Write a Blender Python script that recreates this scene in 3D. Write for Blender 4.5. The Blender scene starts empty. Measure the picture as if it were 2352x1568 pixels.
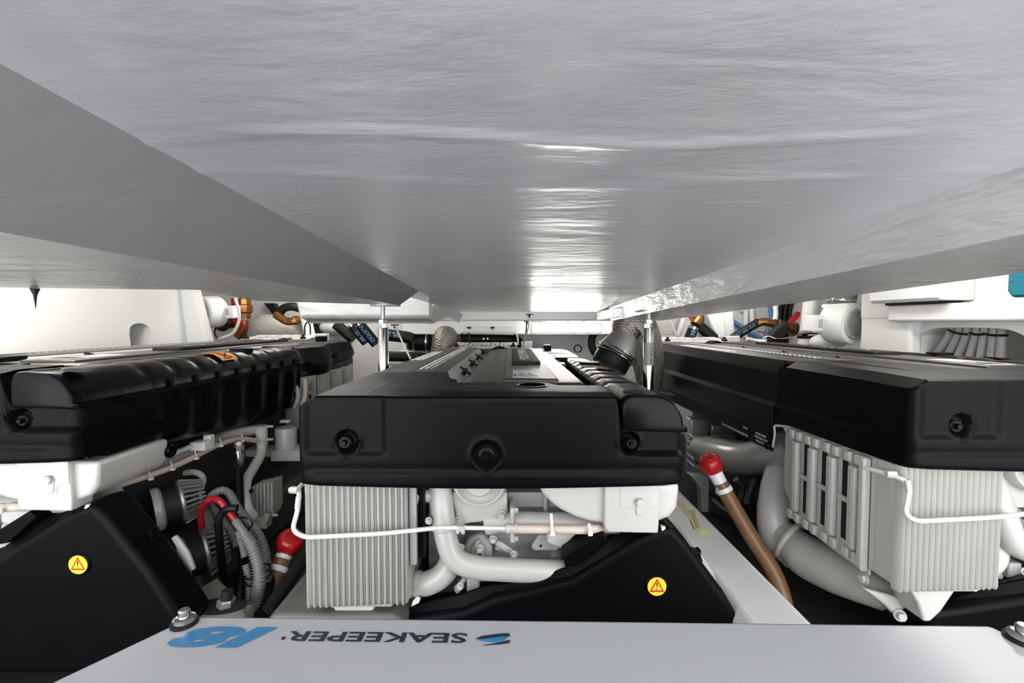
import bpy, math, random
from mathutils import Vector, Matrix, noise
random.seed(7)
SC = bpy.context.scene
COL = SC.collection
# ---------------------------------------------------------------- camera
F = 16.0 / 36.0 * 2352.0          # focal length in pixels
PITCH = math.radians(2.4)         # looking slightly down
ZC = 1.2                          # camera height above the bilge
cam_d = bpy.data.cameras.new('camera'); cam_d.lens = 16.0; cam_d.sensor_width = 36.0
cam_d.clip_start = 0.01; cam_d.clip_end = 60
cam = bpy.data.objects.new('camera', cam_d); COL.objects.link(cam)
cam.location = (0, 0, ZC); cam.rotation_euler = (math.radians(90) - PITCH, 0, 0)
SC.camera = cam
# ---------------------------------------------------------------- daylight through the open end behind the camera
wd = bpy.data.worlds.new('World'); SC.world = wd; wd.use_nodes = True
wd.node_tree.nodes['Background'].inputs[0].default_value = (0.93, 0.955, 1.0, 1)
wd.node_tree.nodes['Background'].inputs[1].default_value = 6.8
SC.view_settings.view_transform = 'Standard'; SC.view_settings.look = 'None'
SC.view_settings.gamma = 1.0; SC.view_settings.use_curve_mapping = False
SC.view_settings.exposure = 0.0
LAMP = 34.0                       # strength of the engine room lamps

# ---------------------------------------------------------------- helpers
SN, CS = math.sin(PITCH), math.cos(PITCH)
FW, UP = Vector((0, CS, -SN)), Vector((0, SN, CS))
def ray(px, py):
    u, v = (px - 1176.0) / F, (784.0 - py) / F
    return Vector((u, CS + v * SN, -SN + v * CS))
def at(px, py, Y):
    d = ray(px, py); t = Y / d.y
    return Vector((d.x * t, Y, ZC + d.z * t))
def onz(px, py, z):
    d = ray(px, py); t = (z - ZC) / d.z
    return Vector((d.x * t, d.y * t, z))
def onx(px, py, X):
    d = ray(px, py); t = X / d.x
    return Vector((X, d.y * t, ZC + d.z * t))
EC, EL, ER = Vector((-0.056, 0, 0)), Vector((-1.72, 0, 0.064)), Vector((1.615, 0, 0.045))
def atL(px, py, Y): return at(px, py, Y) - (EL - EC)      # seen on the port engine, given in the centre engine's place
def atR(px, py, Y): return at(px, py, Y) - (ER - EC)
def hp(a, d, h): return Vector((0, 0, ZC)) + Vector((a, 0, 0)) + FW * d + UP * h   # point in the raised hatch's frame
def sm(a, b, x):
    t = min(1.0, max(0.0, (x - a) / (b - a))); return t * t * (3 - 2 * t)
def lerp(a, b, t): return a + (b - a) * t
def cr(pts, n=8):
    P = [Vector(p) for p in pts]
    if len(P) < 3: return P
    Q = [P[0] * 2 - P[1]] + P + [P[-1] * 2 - P[-2]]; out = []
    for i in range(1, len(Q) - 2):
        p0, p1, p2, p3 = Q[i - 1], Q[i], Q[i + 1], Q[i + 2]
        for k in range(n):
            t = k / n
            out.append(0.5 * ((2 * p1) + (p2 - p0) * t + (2 * p0 - 5 * p1 + 4 * p2 - p3) * t * t + (3 * p1 - p0 - 3 * p2 + p3) * t ** 3))
    out.append(P[-1]); return out
def bend(pts, r, n=6):
    """polyline with rounded corners of radius r"""
    P = [Vector(p) for p in pts]; out = [P[0]]
    for i in range(1, len(P) - 1):
        a, b = (P[i - 1] - P[i]), (P[i + 1] - P[i])
        k = min(r, a.length * .48, b.length * .48)
        A, B = P[i] + a.normalized() * k, P[i] + b.normalized() * k
        for j in range(n + 1):
            t = j / n; out.append(A * (1 - t) ** 2 + P[i] * 2 * t * (1 - t) + B * t * t)
    out.append(P[-1]); return out
def frame(ax):
    z = Vector(ax).normalized(); h = Vector((0, 0, 1)) if abs(z.z) < .9 else Vector((1, 0, 0))
    x = h.cross(z).normalized(); return x, z.cross(x), z

class G:
    """collects geometry in world coordinates"""
    def __init__(s): s.v = []; s.f = []
    def add(s, vs, fs):
        o = len(s.v); s.v += [Vector(p) for p in vs]; s.f += [tuple(i + o for i in f) for f in fs]; return s
    def hexa(s, p):
        return s.add(p, [(3, 2, 1, 0), (4, 5, 6, 7), (0, 1, 5, 4), (1, 2, 6, 5), (2, 3, 7, 6), (3, 0, 4, 7)])
    def box(s, c, d, rot=None):
        c = Vector(c); x, y, z = d[0] / 2, d[1] / 2, d[2] / 2
        p = [Vector(q) for q in ((-x, -y, -z), (x, -y, -z), (x, y, -z), (-x, y, -z), (-x, -y, z), (x, -y, z), (x, y, z), (-x, y, z))]
        if rot is not None: p = [rot @ q for q in p]
        return s.hexa([c + q for q in p])
    def bb(s, x0, x1, y0, y1, z0, z1): return s.box(((x0 + x1) / 2, (y0 + y1) / 2, (z0 + z1) / 2), (x1 - x0, y1 - y0, z1 - z0))
    def bar(s, a, b, w, t, up=(0, 0, 1)):
        a, b = Vector(a), Vector(b); y = (b - a).normalized(); x = y.cross(Vector(up)).normalized(); z = x.cross(y)
        p = []
        for e in (a, b):
            p += [e - x * w / 2 - z * t / 2, e + x * w / 2 - z * t / 2, e + x * w / 2 + z * t / 2, e - x * w / 2 + z * t / 2]
        return s.hexa(p)
    def prism(s, pts, vec):
        """polygon (3d points) pushed along vec"""
        n = len(pts); vec = Vector(vec); P = [Vector(p) for p in pts]
        nn = Vector((0, 0, 0))
        for i in range(n): nn += P[i].cross(P[(i + 1) % n])
        if nn.dot(vec) > 0: P.reverse()
        fs = [tuple(range(n)), tuple(range(2 * n - 1, n - 1, -1))]
        for i in range(n): j = (i + 1) % n; fs.append((i, i + n, j + n, j))
        return s.add(P + [p + vec for p in P], fs)
    def tube(s, path, r, n=12, caps=True, rx=1.0):
        P = [Vector(p) for p in path]; m = len(P)
        R = list(r) if isinstance(r, (list, tuple)) else [r] * m
        T = [(P[min(i + 1, m - 1)] - P[max(i - 1, 0)]).normalized() for i in range(m)]
        x, y, z = frame(T[0]); vs = []; fs = []
        for i in range(m):
            x = (x - T[i] * x.dot(T[i])).normalized(); y = T[i].cross(x)
            for k in range(n):
                a = 2 * math.pi * k / n; vs.append(P[i] + (x * math.cos(a) * rx + y * math.sin(a)) * R[i])
        for i in range(m - 1):
            for k in range(n):
                l = (k + 1) % n; fs.append((i * n + k, i * n + l, (i + 1) * n + l, (i + 1) * n + k))
        if caps:
            fs.append(tuple(range(n - 1, -1, -1))); fs.append(tuple((m - 1) * n + k for k in range(n)))
        return s.add(vs, fs)
    def rod(s, a, b, r, n=16, r2=None): return s.tube([a, b], [r, r if r2 is None else r2], n)
    def lathe(s, prof, o, ax, n=24, a0=0.0):
        """prof: (radius, height along ax)"""
        o = Vector(o); x, y, z = frame(ax); vs = []; fs = []; m = len(prof)
        for (r, h) in prof:
            for k in range(n):
                a = a0 + 2 * math.pi * k / n; vs.append(o + z * h + (x * math.cos(a) + y * math.sin(a)) * max(r, 1e-5))
        for i in range(m - 1):
            for k in range(n):
                l = (k + 1) % n; fs.append((i * n + k, i * n + l, (i + 1) * n + l, (i + 1) * n + k))
        fs.append(tuple(range(n - 1, -1, -1))); fs.append(tuple((m - 1) * n + k for k in range(n)))
        return s.add(vs, fs)
    def torus(s, c, ax, R, r, n=32, k=8, arc=(0, 2 * math.pi)):
        c = Vector(c); x, y, z = frame(ax); full = arc[1] - arc[0] > 6.28
        pts = [c + (x * math.cos(a) + y * math.sin(a)) * R for a in [arc[0] + (arc[1] - arc[0]) * i / n for i in range(n + 1)]]
        return s.tube(pts, r, k, caps=not full)
    def ell(s, c, rx, ry, rz, n=20, m=12, rot=None):
        vs = []; fs = []; c = Vector(c)
        for i in range(m + 1):
            t = math.pi * i / m
            for k in range(n):
                a = 2 * math.pi * k / n; st = max(math.sin(t), 1e-4)
                p = Vector((rx * st * math.cos(a), ry * st * math.sin(a), -rz * math.cos(t)))
                vs.append(c + (rot @ p if rot is not None else p))
        for i in range(m):
            for k in range(n):
                l = (k + 1) % n; fs.append((i * n + k, i * n + l, (i + 1) * n + l, (i + 1) * n + k))
        return s.add(vs, fs)
    def grid(s, fn, nu, nv):
        vs = [fn(i / nu, j / nv) for j in range(nv + 1) for i in range(nu + 1)]; fs = []
        for j in range(nv):
            for i in range(nu):
                a = j * (nu + 1) + i; fs.append((a, a + 1, a + nu + 2, a + nu + 1))
        return s.add(vs, fs)
    def loft(s, rings, close=True, caps=True):
        n = len(rings[0]); vs = [p for r in rings for p in r]; fs = []
        for i in range(len(rings) - 1):
            for k in range(n if close else n - 1):
                l = (k + 1) % n; fs.append((i * n + k, i * n + l, (i + 1) * n + l, (i + 1) * n + k))
        if caps and close:
            fs.append(tuple(range(n - 1, -1, -1))); fs.append(tuple((len(rings) - 1) * n + k for k in range(n)))
        return s.add(vs, fs)
    def hexhead(s, p, ax, r, h):
        return s.lathe([(r * 1.45, 0), (r * 1.45, h * .25)], p, ax, 20).lathe([(r, h * .25), (r, h * .95), (r * .88, h)], p, ax, 6)

def mesh_of(name, g, base, smooth):
    me = bpy.data.meshes.new(name); me.from_pydata([v - base for v in g.v], [], g.f); me.update()
    if smooth:
        for p in me.polygons: p.use_smooth = True
        me.set_sharp_from_angle(angle=math.radians(smooth))
    return me
def fix_normals(me):
    import bmesh
    bm = bmesh.new(); bm.from_mesh(me); bmesh.ops.recalc_face_normals(bm, faces=bm.faces); bm.to_mesh(me); bm.free()
class Thing:
    """one top-level thing; geometry given in world coordinates, re-based on the thing's own foot"""
    def __init__(s, name, label=None, cat=None, group=None, kind=None):
        s.name, s.label, s.cat, s.group, s.kind = name, label, cat, group, kind; s.p = []
    def part(s, name, g, mat, parent=None, bevel=0, smooth=40, seg=2, label=None, kind=None, solid=0, sub=0, share=None):
        s.p.append(dict(name=name, g=g, mat=mat, parent=parent, bevel=bevel, smooth=smooth, seg=seg, label=label, kind=kind, solid=solid, sub=sub, share=share)); return len(s.p) - 1
    def done(s, base=None):
        if base is None:
            V = [v for q in s.p if q['share'] is None for v in q['g'].v]
            lo = Vector([min(v[i] for v in V) for i in range(3)]); hi = Vector([max(v[i] for v in V) for i in range(3)])
            base = Vector(((lo.x + hi.x) / 2, (lo.y + hi.y) / 2, lo.z))
        single = len(s.p) == 1 and s.p[0]['name'] is None
        root = None
        if not single:
            root = bpy.data.objects.new(s.name, None); root.empty_display_size = .05
            COL.objects.link(root); root.location = base
        made = []
        for q in s.p:
            nm = q['name'] or s.name
            if q['share'] is not None:            # same mesh as an earlier part, moved by a vector
                src, off = q['share']; o = bpy.data.objects.new(nm, made[src].data); COL.objects.link(o); o.location = off
                for m in made[src].modifiers:
                    if m.type == 'BEVEL':
                        k = o.modifiers.new('bevel', 'BEVEL'); k.width = m.width; k.segments = m.segments; k.limit_method = 'ANGLE'
                o.parent = root if q['parent'] is None else made[q['parent']]; made.append(o); continue
            me = mesh_of(nm, q['g'], base, q['smooth']); fix_normals(me)
            if q['smooth']: me.set_sharp_from_angle(angle=math.radians(q['smooth']))
            me.materials.append(q['mat'])
            o = bpy.data.objects.new(nm, me); COL.objects.link(o)
            if q['solid']:
                k = o.modifiers.new('thick', 'SOLIDIFY'); k.thickness = q['solid']; k.offset = 0
            if q['bevel']:
                k = o.modifiers.new('bevel', 'BEVEL'); k.width = q['bevel']; k.segments = q['seg']; k.limit_method = 'ANGLE'; k.angle_limit = math.radians(35); k.harden_normals = False
            if q['sub']:
                k = o.modifiers.new('sub', 'SUBSURF'); k.levels = q['sub']; k.render_levels = q['sub']
            if q['label']: o['label'] = q['label']
            if q['kind']: o['kind'] = q['kind']
            if single: o.location = base; root = o
            else: o.parent = root if q['parent'] is None else made[q['parent']]
            made.append(o)
        for k, v in (('label', s.label), ('category', s.cat), ('group', s.group), ('kind', s.kind)):
            if v: root[k] = v
        s.root, s.made = root, made
        return root
def single(name, g, mat, label=None, cat=None, group=None, kind=None, **kw):
    t = Thing(name, label, cat, group, kind); t.part(None, g, mat, **kw); return t.done()
def copy_tree(o, parent=None):
    c = o.copy(); COL.objects.link(c); c.parent = parent
    for ch in list(o.children): copy_tree(ch, c)
    return c

# ---------------------------------------------------------------- materials
def mat(name, col, rough=.5, metal=0.0, bump=0.0, bscale=200.0, var=0.0, vscale=8.0, spec=.5, coat=0.0, stretch=(1, 1, 1), rvar=0.0, emit=None, dirt=None):
    m = bpy.data.materials.new(name); m.use_nodes = True; nt = m.node_tree; b = nt.nodes['Principled BSDF']
    b.inputs['Base Color'].default_value = (*col, 1); b.inputs['Roughness'].default_value = rough
    b.inputs['Metallic'].default_value = metal; b.inputs['Specular IOR Level'].default_value = spec
    if coat: b.inputs['Coat Weight'].default_value = coat; b.inputs['Coat Roughness'].default_value = .08
    tc = nt.nodes.new('ShaderNodeTexCoord'); mp = nt.nodes.new('ShaderNodeMapping'); mp.inputs['Scale'].default_value = stretch
    nt.links.new(tc.outputs['Object'], mp.inputs['Vector'])
    def nz(scale, detail=4):
        n = nt.nodes.new('ShaderNodeTexNoise'); n.inputs['Scale'].default_value = scale; n.inputs['Detail'].default_value = detail
        nt.links.new(mp.outputs['Vector'], n.inputs['Vector']); return n
    if bump:
        n = nz(bscale); bp = nt.nodes.new('ShaderNodeBump'); bp.inputs['Strength'].default_value = bump; bp.inputs['Distance'].default_value = .002
        nt.links.new(n.outputs['Fac'], bp.inputs['Height']); nt.links.new(bp.outputs['Normal'], b.inputs['Normal'])
    if var or dirt:
        n = nz(vscale, 6); cr_ = nt.nodes.new('ShaderNodeValToRGB')
        cr_.color_ramp.elements[0].position = .35; cr_.color_ramp.elements[1].position = .65
        d = dirt or tuple(c * (1 - var) for c in col); u = tuple(min(1, c * (1 + var * .5)) for c in col) if var else col
        cr_.color_ramp.elements[0].color = (*d, 1); cr_.color_ramp.elements[1].color = (*u, 1)
        nt.links.new(n.outputs['Fac'], cr_.inputs['Fac']); nt.links.new(cr_.outputs['Color'], b.inputs['Base Color'])
    if rvar:
        n = nz(vscale * 1.7, 5); mr = nt.nodes.new('ShaderNodeMapRange')
        mr.inputs['To Min'].default_value = max(0, rough - rvar); mr.inputs['To Max'].default_value = min(1, rough + rvar)
        nt.links.new(n.outputs['Fac'], mr.inputs['Value']); nt.links.new(mr.outputs['Result'], b.inputs['Roughness'])
    if emit:
        b.inputs['Emission Color'].default_value = (*emit[0], 1); b.inputs['Emission Strength'].default_value = emit[1]
    return m
M = {}
M['plastic'] = mat('black_moulded_plastic', (.0022, .0022, .0026), .40, bump=.10, bscale=900, rvar=.06, vscale=6, spec=.07)
M['plastic_gloss'] = mat('glossy_black_plastic', (.0025, .0025, .003), .27, bump=.05, bscale=400, rvar=.06, spec=.10)
M['sheet'] = mat('black_painted_sheet', (.004, .004, .0045), .33, bump=.05, bscale=300, rvar=.06, spec=.14)
M['brushed'] = mat('dark_brushed_metal', (.075, .069, .064), .38, metal=.75, bump=.06, bscale=60, stretch=(30, 1, 30), rvar=.05)
M['emblem'] = mat('matt_dark_emblem_plate', (.02, .019, .018), .6, spec=.15)
M['rail'] = mat('grey_painted_rail', (.37, .36, .345), .5, rvar=.05)
M['paint'] = mat('pale_grey_engine_paint', (.49, .48, .445), .34, bump=.05, bscale=120, var=.04, vscale=12, coat=.15)
M['paint_d'] = mat('grey_engine_casting', (.40, .395, .37), .45, bump=.35, bscale=90, var=.10, vscale=14)
M['silver'] = mat('silver_painted_casting', (.52, .51, .49), .32, metal=.55, bump=.12, bscale=160)
M['rubber'] = mat('black_rubber', (.006, .006, .006), .5, bump=.1, bscale=300, spec=.25)
M['hole'] = mat('dark_opening', (.004, .004, .004), .9)
M['steel'] = mat('polished_steel', (.50, .485, .465), .13, metal=1.0, bump=.03, bscale=60, stretch=(40, 40, 1))
M['bright'] = mat('bright_metal_and_glint', (.8, .79, .76), .25, metal=.9)  # bright metal, used too for the painted glints on the top panel
M['zinc'] = mat('dull_cast_aluminium', (.36, .355, .34), .42, metal=.7, bump=.2, bscale=200)
M['bronze'] = mat('bronze_fitting', (.36, .165, .06), .32, metal=.9, var=.2, vscale=20)
M['bronze_d'] = mat('aged_bronze', (.16, .075, .035), .42, metal=.8, var=.35, vscale=25)
M['red'] = mat('red_plastic', (.42, .008, .008), .32)
M['redcable'] = mat('red_cable_sleeve', (.40, .012, .018), .4)
M['beige'] = mat('beige_hose', (.60, .49, .40), .42)
M['whitehose'] = mat('white_hose', (.66, .645, .60), .35)
M['brownhose'] = mat('brown_rubber_hose', (.21, .105, .045), .42, var=.2, vscale=15)
M['blue'] = mat('blue_hose', (.09, .24, .52), .38)
M['conduit'] = mat('grey_corrugated_conduit', (.40, .395, .38), .38)
M['conduit_d'] = mat('shaded_corrugated_conduit', (.20, .198, .19), .35)  # conduit grey darkened to hold the shadow between the engines
M['mount'] = mat('dirty_cast_mount', (.26, .25, .225), .5, bump=.2, bscale=60, var=.15, vscale=14)
M['gelcoat'] = mat('white_gelcoat', (.78, .775, .75), .28, bump=.10, bscale=14, var=.02, vscale=4)
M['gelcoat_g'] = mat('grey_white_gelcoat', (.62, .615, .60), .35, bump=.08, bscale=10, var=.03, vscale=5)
M['shaded_hull'] = mat('shaded_hull_paint', (.10, .097, .088), .55, bump=.2, bscale=30, var=.2, vscale=9)  # mottled stringer paint, darkened to carry the shade of the port gap
M['bilge'] = mat('dark_bilge_paint', (.02, .019, .017), .6, var=.3, vscale=6, spec=.3)
M['block'] = mat('dark_engine_block', (.03, .029, .027), .5, bump=.3, bscale=60, var=.3, vscale=12)
M['gyro'] = mat('white_glossy_cover', (.335, .338, .345), .30, spec=.35, bump=.015, bscale=3, rvar=.04, vscale=3)
M['white'] = mat('white_plastic', (.80, .80, .78), .32)
M['pvc'] = mat('white_pipe_plastic', (.80, .79, .75), .25)
M['ink'] = mat('black_ink', (.012, .012, .014), .5)
M['inkblue'] = mat('blue_ink', (.09, .27, .45), .45)
M['logoblue'] = mat('blue_decal', (.028, .155, .31), .35)
M['navy'] = mat('dark_navy_decal', (.012, .018, .03), .35)
M['yellow'] = mat('yellow_sticker', (.90, .60, .035), .35)
M['orange'] = mat('orange_warning_label', (.62, .22, .008), .5)
M['signred'] = mat('sign_red', (.45, .05, .012), .4)
M['label'] = mat('printed_white_label', (.62, .62, .60), .4)
M['teal'] = mat('teal_enclosure', (.0, .11, .16), .35)
M['tape'] = mat('grey_tape', (.22, .215, .20), .4)
M['olive'] = mat('olive_strap', (.30, .27, .11), .5, var=.25, vscale=60)
M['alum'] = mat('lamp_housing', (.55, .55, .55), .35, metal=.8)
M['lamp'] = mat('lit_lamp_diffuser', (1, 1, 1), .4, emit=((1.0, .965, .90), LAMP))
def insul(name, col, metal, rough):
    """woven heat blanket: fine diagonal weave"""
    m = mat(name, col, rough, metal=metal); nt = m.node_tree; b = nt.nodes['Principled BSDF']
    tc = nt.nodes.new('ShaderNodeTexCoord'); w1 = nt.nodes.new('ShaderNodeTexWave'); w2 = nt.nodes.new('ShaderNodeTexWave')
    for w, d in ((w1, 'DIAGONAL'), (w2, 'Z')):
        w.bands_direction = d; w.inputs['Scale'].default_value = 22; w.inputs['Distortion'].default_value = .6
        nt.links.new(tc.outputs['Object'], w.inputs['Vector'])
    mx = nt.nodes.new('ShaderNodeMath'); mx.operation = 'MULTIPLY'
    nt.links.new(w1.outputs['Fac'], mx.inputs[0]); nt.links.new(w2.outputs['Fac'], mx.inputs[1])
    nz = nt.nodes.new('ShaderNodeTexNoise'); nz.inputs['Scale'].default_value = 22; nt.links.new(tc.outputs['Object'], nz.inputs['Vector'])
    ad = nt.nodes.new('ShaderNodeMath'); ad.operation = 'MULTIPLY_ADD'; ad.inputs[1].default_value = 2.5
    nt.links.new(nz.outputs['Fac'], ad.inputs[0]); nt.links.new(mx.outputs[0], ad.inputs[2])
    bp = nt.nodes.new('ShaderNodeBump'); bp.inputs['Strength'].default_value = .6; bp.inputs['Distance'].default_value = .004
    nt.links.new(ad.outputs[0], bp.inputs['Height']); nt.links.new(bp.outputs['Normal'], b.inputs['Normal'])
    cr_ = nt.nodes.new('ShaderNodeValToRGB'); cr_.color_ramp.elements[0].color = (*[c * .45 for c in col], 1); cr_.color_ramp.elements[1].color = (*col, 1)
    nt.links.new(mx.outputs[0], cr_.inputs['Fac']); nt.links.new(cr_.outputs['Color'], b.inputs['Base Color'])
    return m
M['blanket'] = insul('woven_heat_blanket', (.44, .40, .34), .55, .38)
M['blanket_w'] = insul('pale_woven_heat_blanket', (.85, .81, .73), .15, .45)
def foil(name, col, rough, streak, strength, metal=.9):
    """aluminium foil facing glued to the insulation: long lazy wrinkles, fine scratches, dull blotches"""
    m = bpy.data.materials.new(name); m.use_nodes = True; nt = m.node_tree; b = nt.nodes['Principled BSDF']
    b.inputs['Base Color'].default_value = (*col, 1); b.inputs['Metallic'].default_value = metal
    tc = nt.nodes.new('ShaderNodeTexCoord')
    def nz(scale, st, det=5, dist=0.0):
        mp = nt.nodes.new('ShaderNodeMapping'); mp.inputs['Scale'].default_value = st; nt.links.new(tc.outputs['Object'], mp.inputs['Vector'])
        n = nt.nodes.new('ShaderNodeTexNoise'); n.inputs['Scale'].default_value = scale; n.inputs['Detail'].default_value = det; n.inputs['Distortion'].default_value = dist
        nt.links.new(mp.outputs['Vector'], n.inputs['Vector']); return n
    a = nz(3.0, (1.0, streak, 3), 6, .6); c = nz(26.0, (1.0, streak * .6, 3), 4); e = nz(1.2, (1, 1, 1), 4)
    mx = nt.nodes.new('ShaderNodeMath'); mx.operation = 'MULTIPLY_ADD'; mx.inputs[1].default_value = 4.5
    nt.links.new(a.outputs['Fac'], mx.inputs[0]); nt.links.new(c.outputs['Fac'], mx.inputs[2])
    bp = nt.nodes.new('ShaderNodeBump'); bp.inputs['Strength'].default_value = strength; bp.inputs['Distance'].default_value = .004
    nt.links.new(mx.outputs[0], bp.inputs['Height']); nt.links.new(bp.outputs['Normal'], b.inputs['Normal'])
    mr = nt.nodes.new('ShaderNodeMapRange'); mr.inputs['From Min'].default_value = .3; mr.inputs['From Max'].default_value = .7
    mr.inputs['To Min'].default_value = rough - .06; mr.inputs['To Max'].default_value = rough + .10
    nt.links.new(e.outputs['Fac'], mr.inputs['Value']); nt.links.new(mr.outputs['Result'], b.inputs['Roughness'])
    return m
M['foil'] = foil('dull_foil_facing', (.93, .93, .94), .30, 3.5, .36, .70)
M['foil_side'] = foil('shaded_foil_edge', (.30, .295, .29), .42, 2.0, .3, .45)  # darker copy of the facing; the sloped side's shade is in its colour
M['foil_bright'] = foil('bright_crinkled_foil', (.84, .84, .83), .28, 1.0, 1.0, .6)
M['foil_white'] = foil('whitish_foil_lining', (.58, .57, .545), .4, 1.5, .5, .2)
M['foil_wing'] = foil('streaky_foil_facing', (.95, .945, .93), .25, 6.0, .8, .85)
# lettering
def text_pts(s, shear=0.0, bold=0.0, size=1.0, space=1.0):
    cu = bpy.data.curves.new('t', 'FONT'); cu.body = s; cu.size = size; cu.shear = shear; cu.offset = bold; cu.space_character = space; cu.resolution_u = 3
    o = bpy.data.objects.new('t', cu); COL.objects.link(o); dg = bpy.context.evaluated_depsgraph_get(); dg.update()
    me = bpy.data.meshes.new_from_object(o.evaluated_get(dg)); vs = [v.co.copy() for v in me.vertices]; fs = [tuple(p.vertices) for p in me.polygons]
    bpy.data.objects.remove(o); bpy.data.curves.remove(cu); bpy.data.meshes.remove(me); return vs, fs
def text_flat(s, o, xv, yv, wid=None, hei=None, lift=.0006, **kw):
    """lettering laid on a plane: o = lower left corner, xv / yv unit directions; the fitted box is wid x hei"""
    vs, fs = text_pts(s, **kw)
    x0, x1 = min(v.x for v in vs), max(v.x for v in vs); y0, y1 = min(v.y for v in vs), max(v.y for v in vs)
    sy = hei / (y1 - y0) if hei else wid / (x1 - x0); sx = wid / (x1 - x0) if wid else sy
    xv, yv = Vector(xv).normalized(), Vector(yv).normalized(); n = xv.cross(yv)
    return G().add([Vector(o) + xv * (v.x - x0) * sx + yv * (v.y - y0) * sy + n * lift for v in vs], fs)
def text_round(s, a, b, r, wid, hei, t0, ang, flip=False, **kw):
    """lettering wrapped round a straight hose a-b of radius r; runs along it from fraction t0; ang = side it faces"""
    vs, fs = text_pts(s, **kw); a, b = Vector(a), Vector(b); ax = (b - a).normalized(); ref = Vector(ang); ref = (ref - ax * ref.dot(ax)).normalized()
    si = -ax.cross(ref) if not flip else ax.cross(ref); st = a + (b - a) * t0
    x0, x1 = min(v.x for v in vs), max(v.x for v in vs); y0, y1 = min(v.y for v in vs), max(v.y for v in vs); out = []
    for v in vs:
        u = (v.x - x0) / (x1 - x0) * wid; w = ((v.y - y0) / (y1 - y0) - .5) * hei / r
        out.append(st + ax * u + (ref * math.cos(w) + si * math.sin(w)) * (r + .0006))
    return G().add(out, fs)
# ================================================================ the setting
FL = 0.10
def struct(name, g, m, **kw): return single(name, g, m, kind='structure', **kw)
struct('floor', G().bb(-3.2, 3.2, -.6, 5.0, FL - .08, FL), M['bilge'])
struct('wall_back', G().bb(-3.2, 3.2, 4.45, 4.6, FL, 2.0), M['gelcoat_g'])
# hull sides outside everything in view
struct('wall_left', G().bb(-3.2, -3.05, -.6, 4.45, FL, 2.0), M['gelcoat'])
struct('wall_right', G().bb(3.05, 3.2, -.6, 4.45, FL, 2.0), M['gelcoat'])
struct('ceiling', G().bb(-3.2, 3.2, -.2, 4.6, 1.86, 1.95), M['gelcoat'])

# ---- the raised hatch with its foil-faced insulation (frame of the hatch: a across, d away, h up)
H1, AL, AR = .224, -.413, .65
def wr(a, d, k=1.0):
    p = Vector((a * 1.3, d * 3.0, 0)); q = Vector((a * 5, d * 11, 3.1))
    return (noise.noise(p) * .0030 + noise.noise(q) * .0009) * k
def crease(d, c, w, amp): return amp * math.exp(-((d - c) / w) ** 2)
t = Thing('trim_1', kind='structure')
def cen(u, v):
    a = lerp(AL, AR, u); d = lerp(-.7, 3.42, v ** 1.5)  # hatch panels extended unseen behind the camera to shade the gyro cover
    e = min(1, u * 12, (1 - u) * 12)
    z = wr(a, d) * e
    z -= crease(d, .505 + .018 * math.sin(a * 9), .008, .0045) * sm(-.7, -.15, a) * (1 - sm(.35, .5, a))
    z -= crease(d, .63 + .03 * math.sin(a * 6 + 1), .010, .0022)
    return hp(a, d, H1 + z)
t.part('centre_panel', G().grid(cen, 70, 420), M['foil'], smooth=60, label='large wrinkled foil-faced panel under the hatch')
# left sloped side and wing
def hw(d): return .0919 + .034 * d
def lside(u, v):
    d = lerp(-.7, 2.02, v); a = lerp(-.50, AL, u)
    return hp(a, d, lerp(hw(d), H1, u) + wr(a * 4, d, .7) * math.sin(u * math.pi))
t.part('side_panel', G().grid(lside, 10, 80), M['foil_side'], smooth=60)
out = [(-.5, -.35), (-2.2, -.35), (-2.2, 1.00), (-1.25, 1.085), (-.80, 1.16), (-.90, 1.55), (-.93, 1.66), (-.62, 1.90), (-.5, 2.02)]
def poly_panel(pts, hf, th):
    g = G(); n = len(pts)
    lo = [hp(a, d, hf(d)) for a, d in pts]; hi = [hp(a, d, hf(d) + th) for a, d in pts]
    g.add(lo + hi, [tuple(range(n)), tuple(range(2 * n - 1, n - 1, -1))] + [(i, i + n, (i + 1) % n + n, (i + 1) % n) for i in range(n)]); return g
t.part('wing_panel', poly_panel(out, hw, .03), M['foil_wing'], smooth=30, label='foil-faced wing of the hatch over the port engine')
# right side: bright foil edge strip, then the right wing
HR = .139
def rside(u, v):
    d = lerp(-.7, 3.05, v); a = lerp(AR, AR + .012, u)
    return hp(a + wr(a * 9, d * 2, 1.2) * math.sin(u * math.pi), d, lerp(H1, HR, u))
t.part('edge_strip', G().grid(rside, 8, 120), M['foil_bright'], smooth=60, label='crinkled bright foil strip along the hatch edge')
rout = [(AR + .012, -.35), (AR + .012, 3.05), (.995, 3.0), (1.02, 2.0), (1.03, 1.3), (1.035, .8), (1.04, -.35)]
t.part('wing_panel', poly_panel(rout, lambda d: HR, .03), M['foil_wing'], smooth=30, label='foil-faced wing of the hatch over the starboard gap')
# end return of the strip at the far corner and hatch body above
t.part('end_strip', poly_panel([(AR - .015, 2.72), (AR - .015, 3.40), (AR + .05, 3.40), (AR + .05, 2.72)], lambda d: HR + .005 + (d - 2.72) * .03, .06), M['foil_bright'], bevel=.004)
t.part('hatch_body', poly_panel([(-1.0, -.3), (-.9, 1.5), (-.6, 1.95), (-.43, 3.44), (1.0, 3.44), (1.0, -.3)], lambda d: H1 + .012, .05), M['gelcoat'])
# loose foil piece and tape patches on the left side
a, b, c, d_ = at(640, 664, 1.62), at(665, 652, 1.62), at(757, 654, 1.7), at(750, 667, 1.7)
t.part('foil_patch', G().prism([a, b, c, d_], (0, -.004, -.004)), M['foil_bright'])
t.done()

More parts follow.
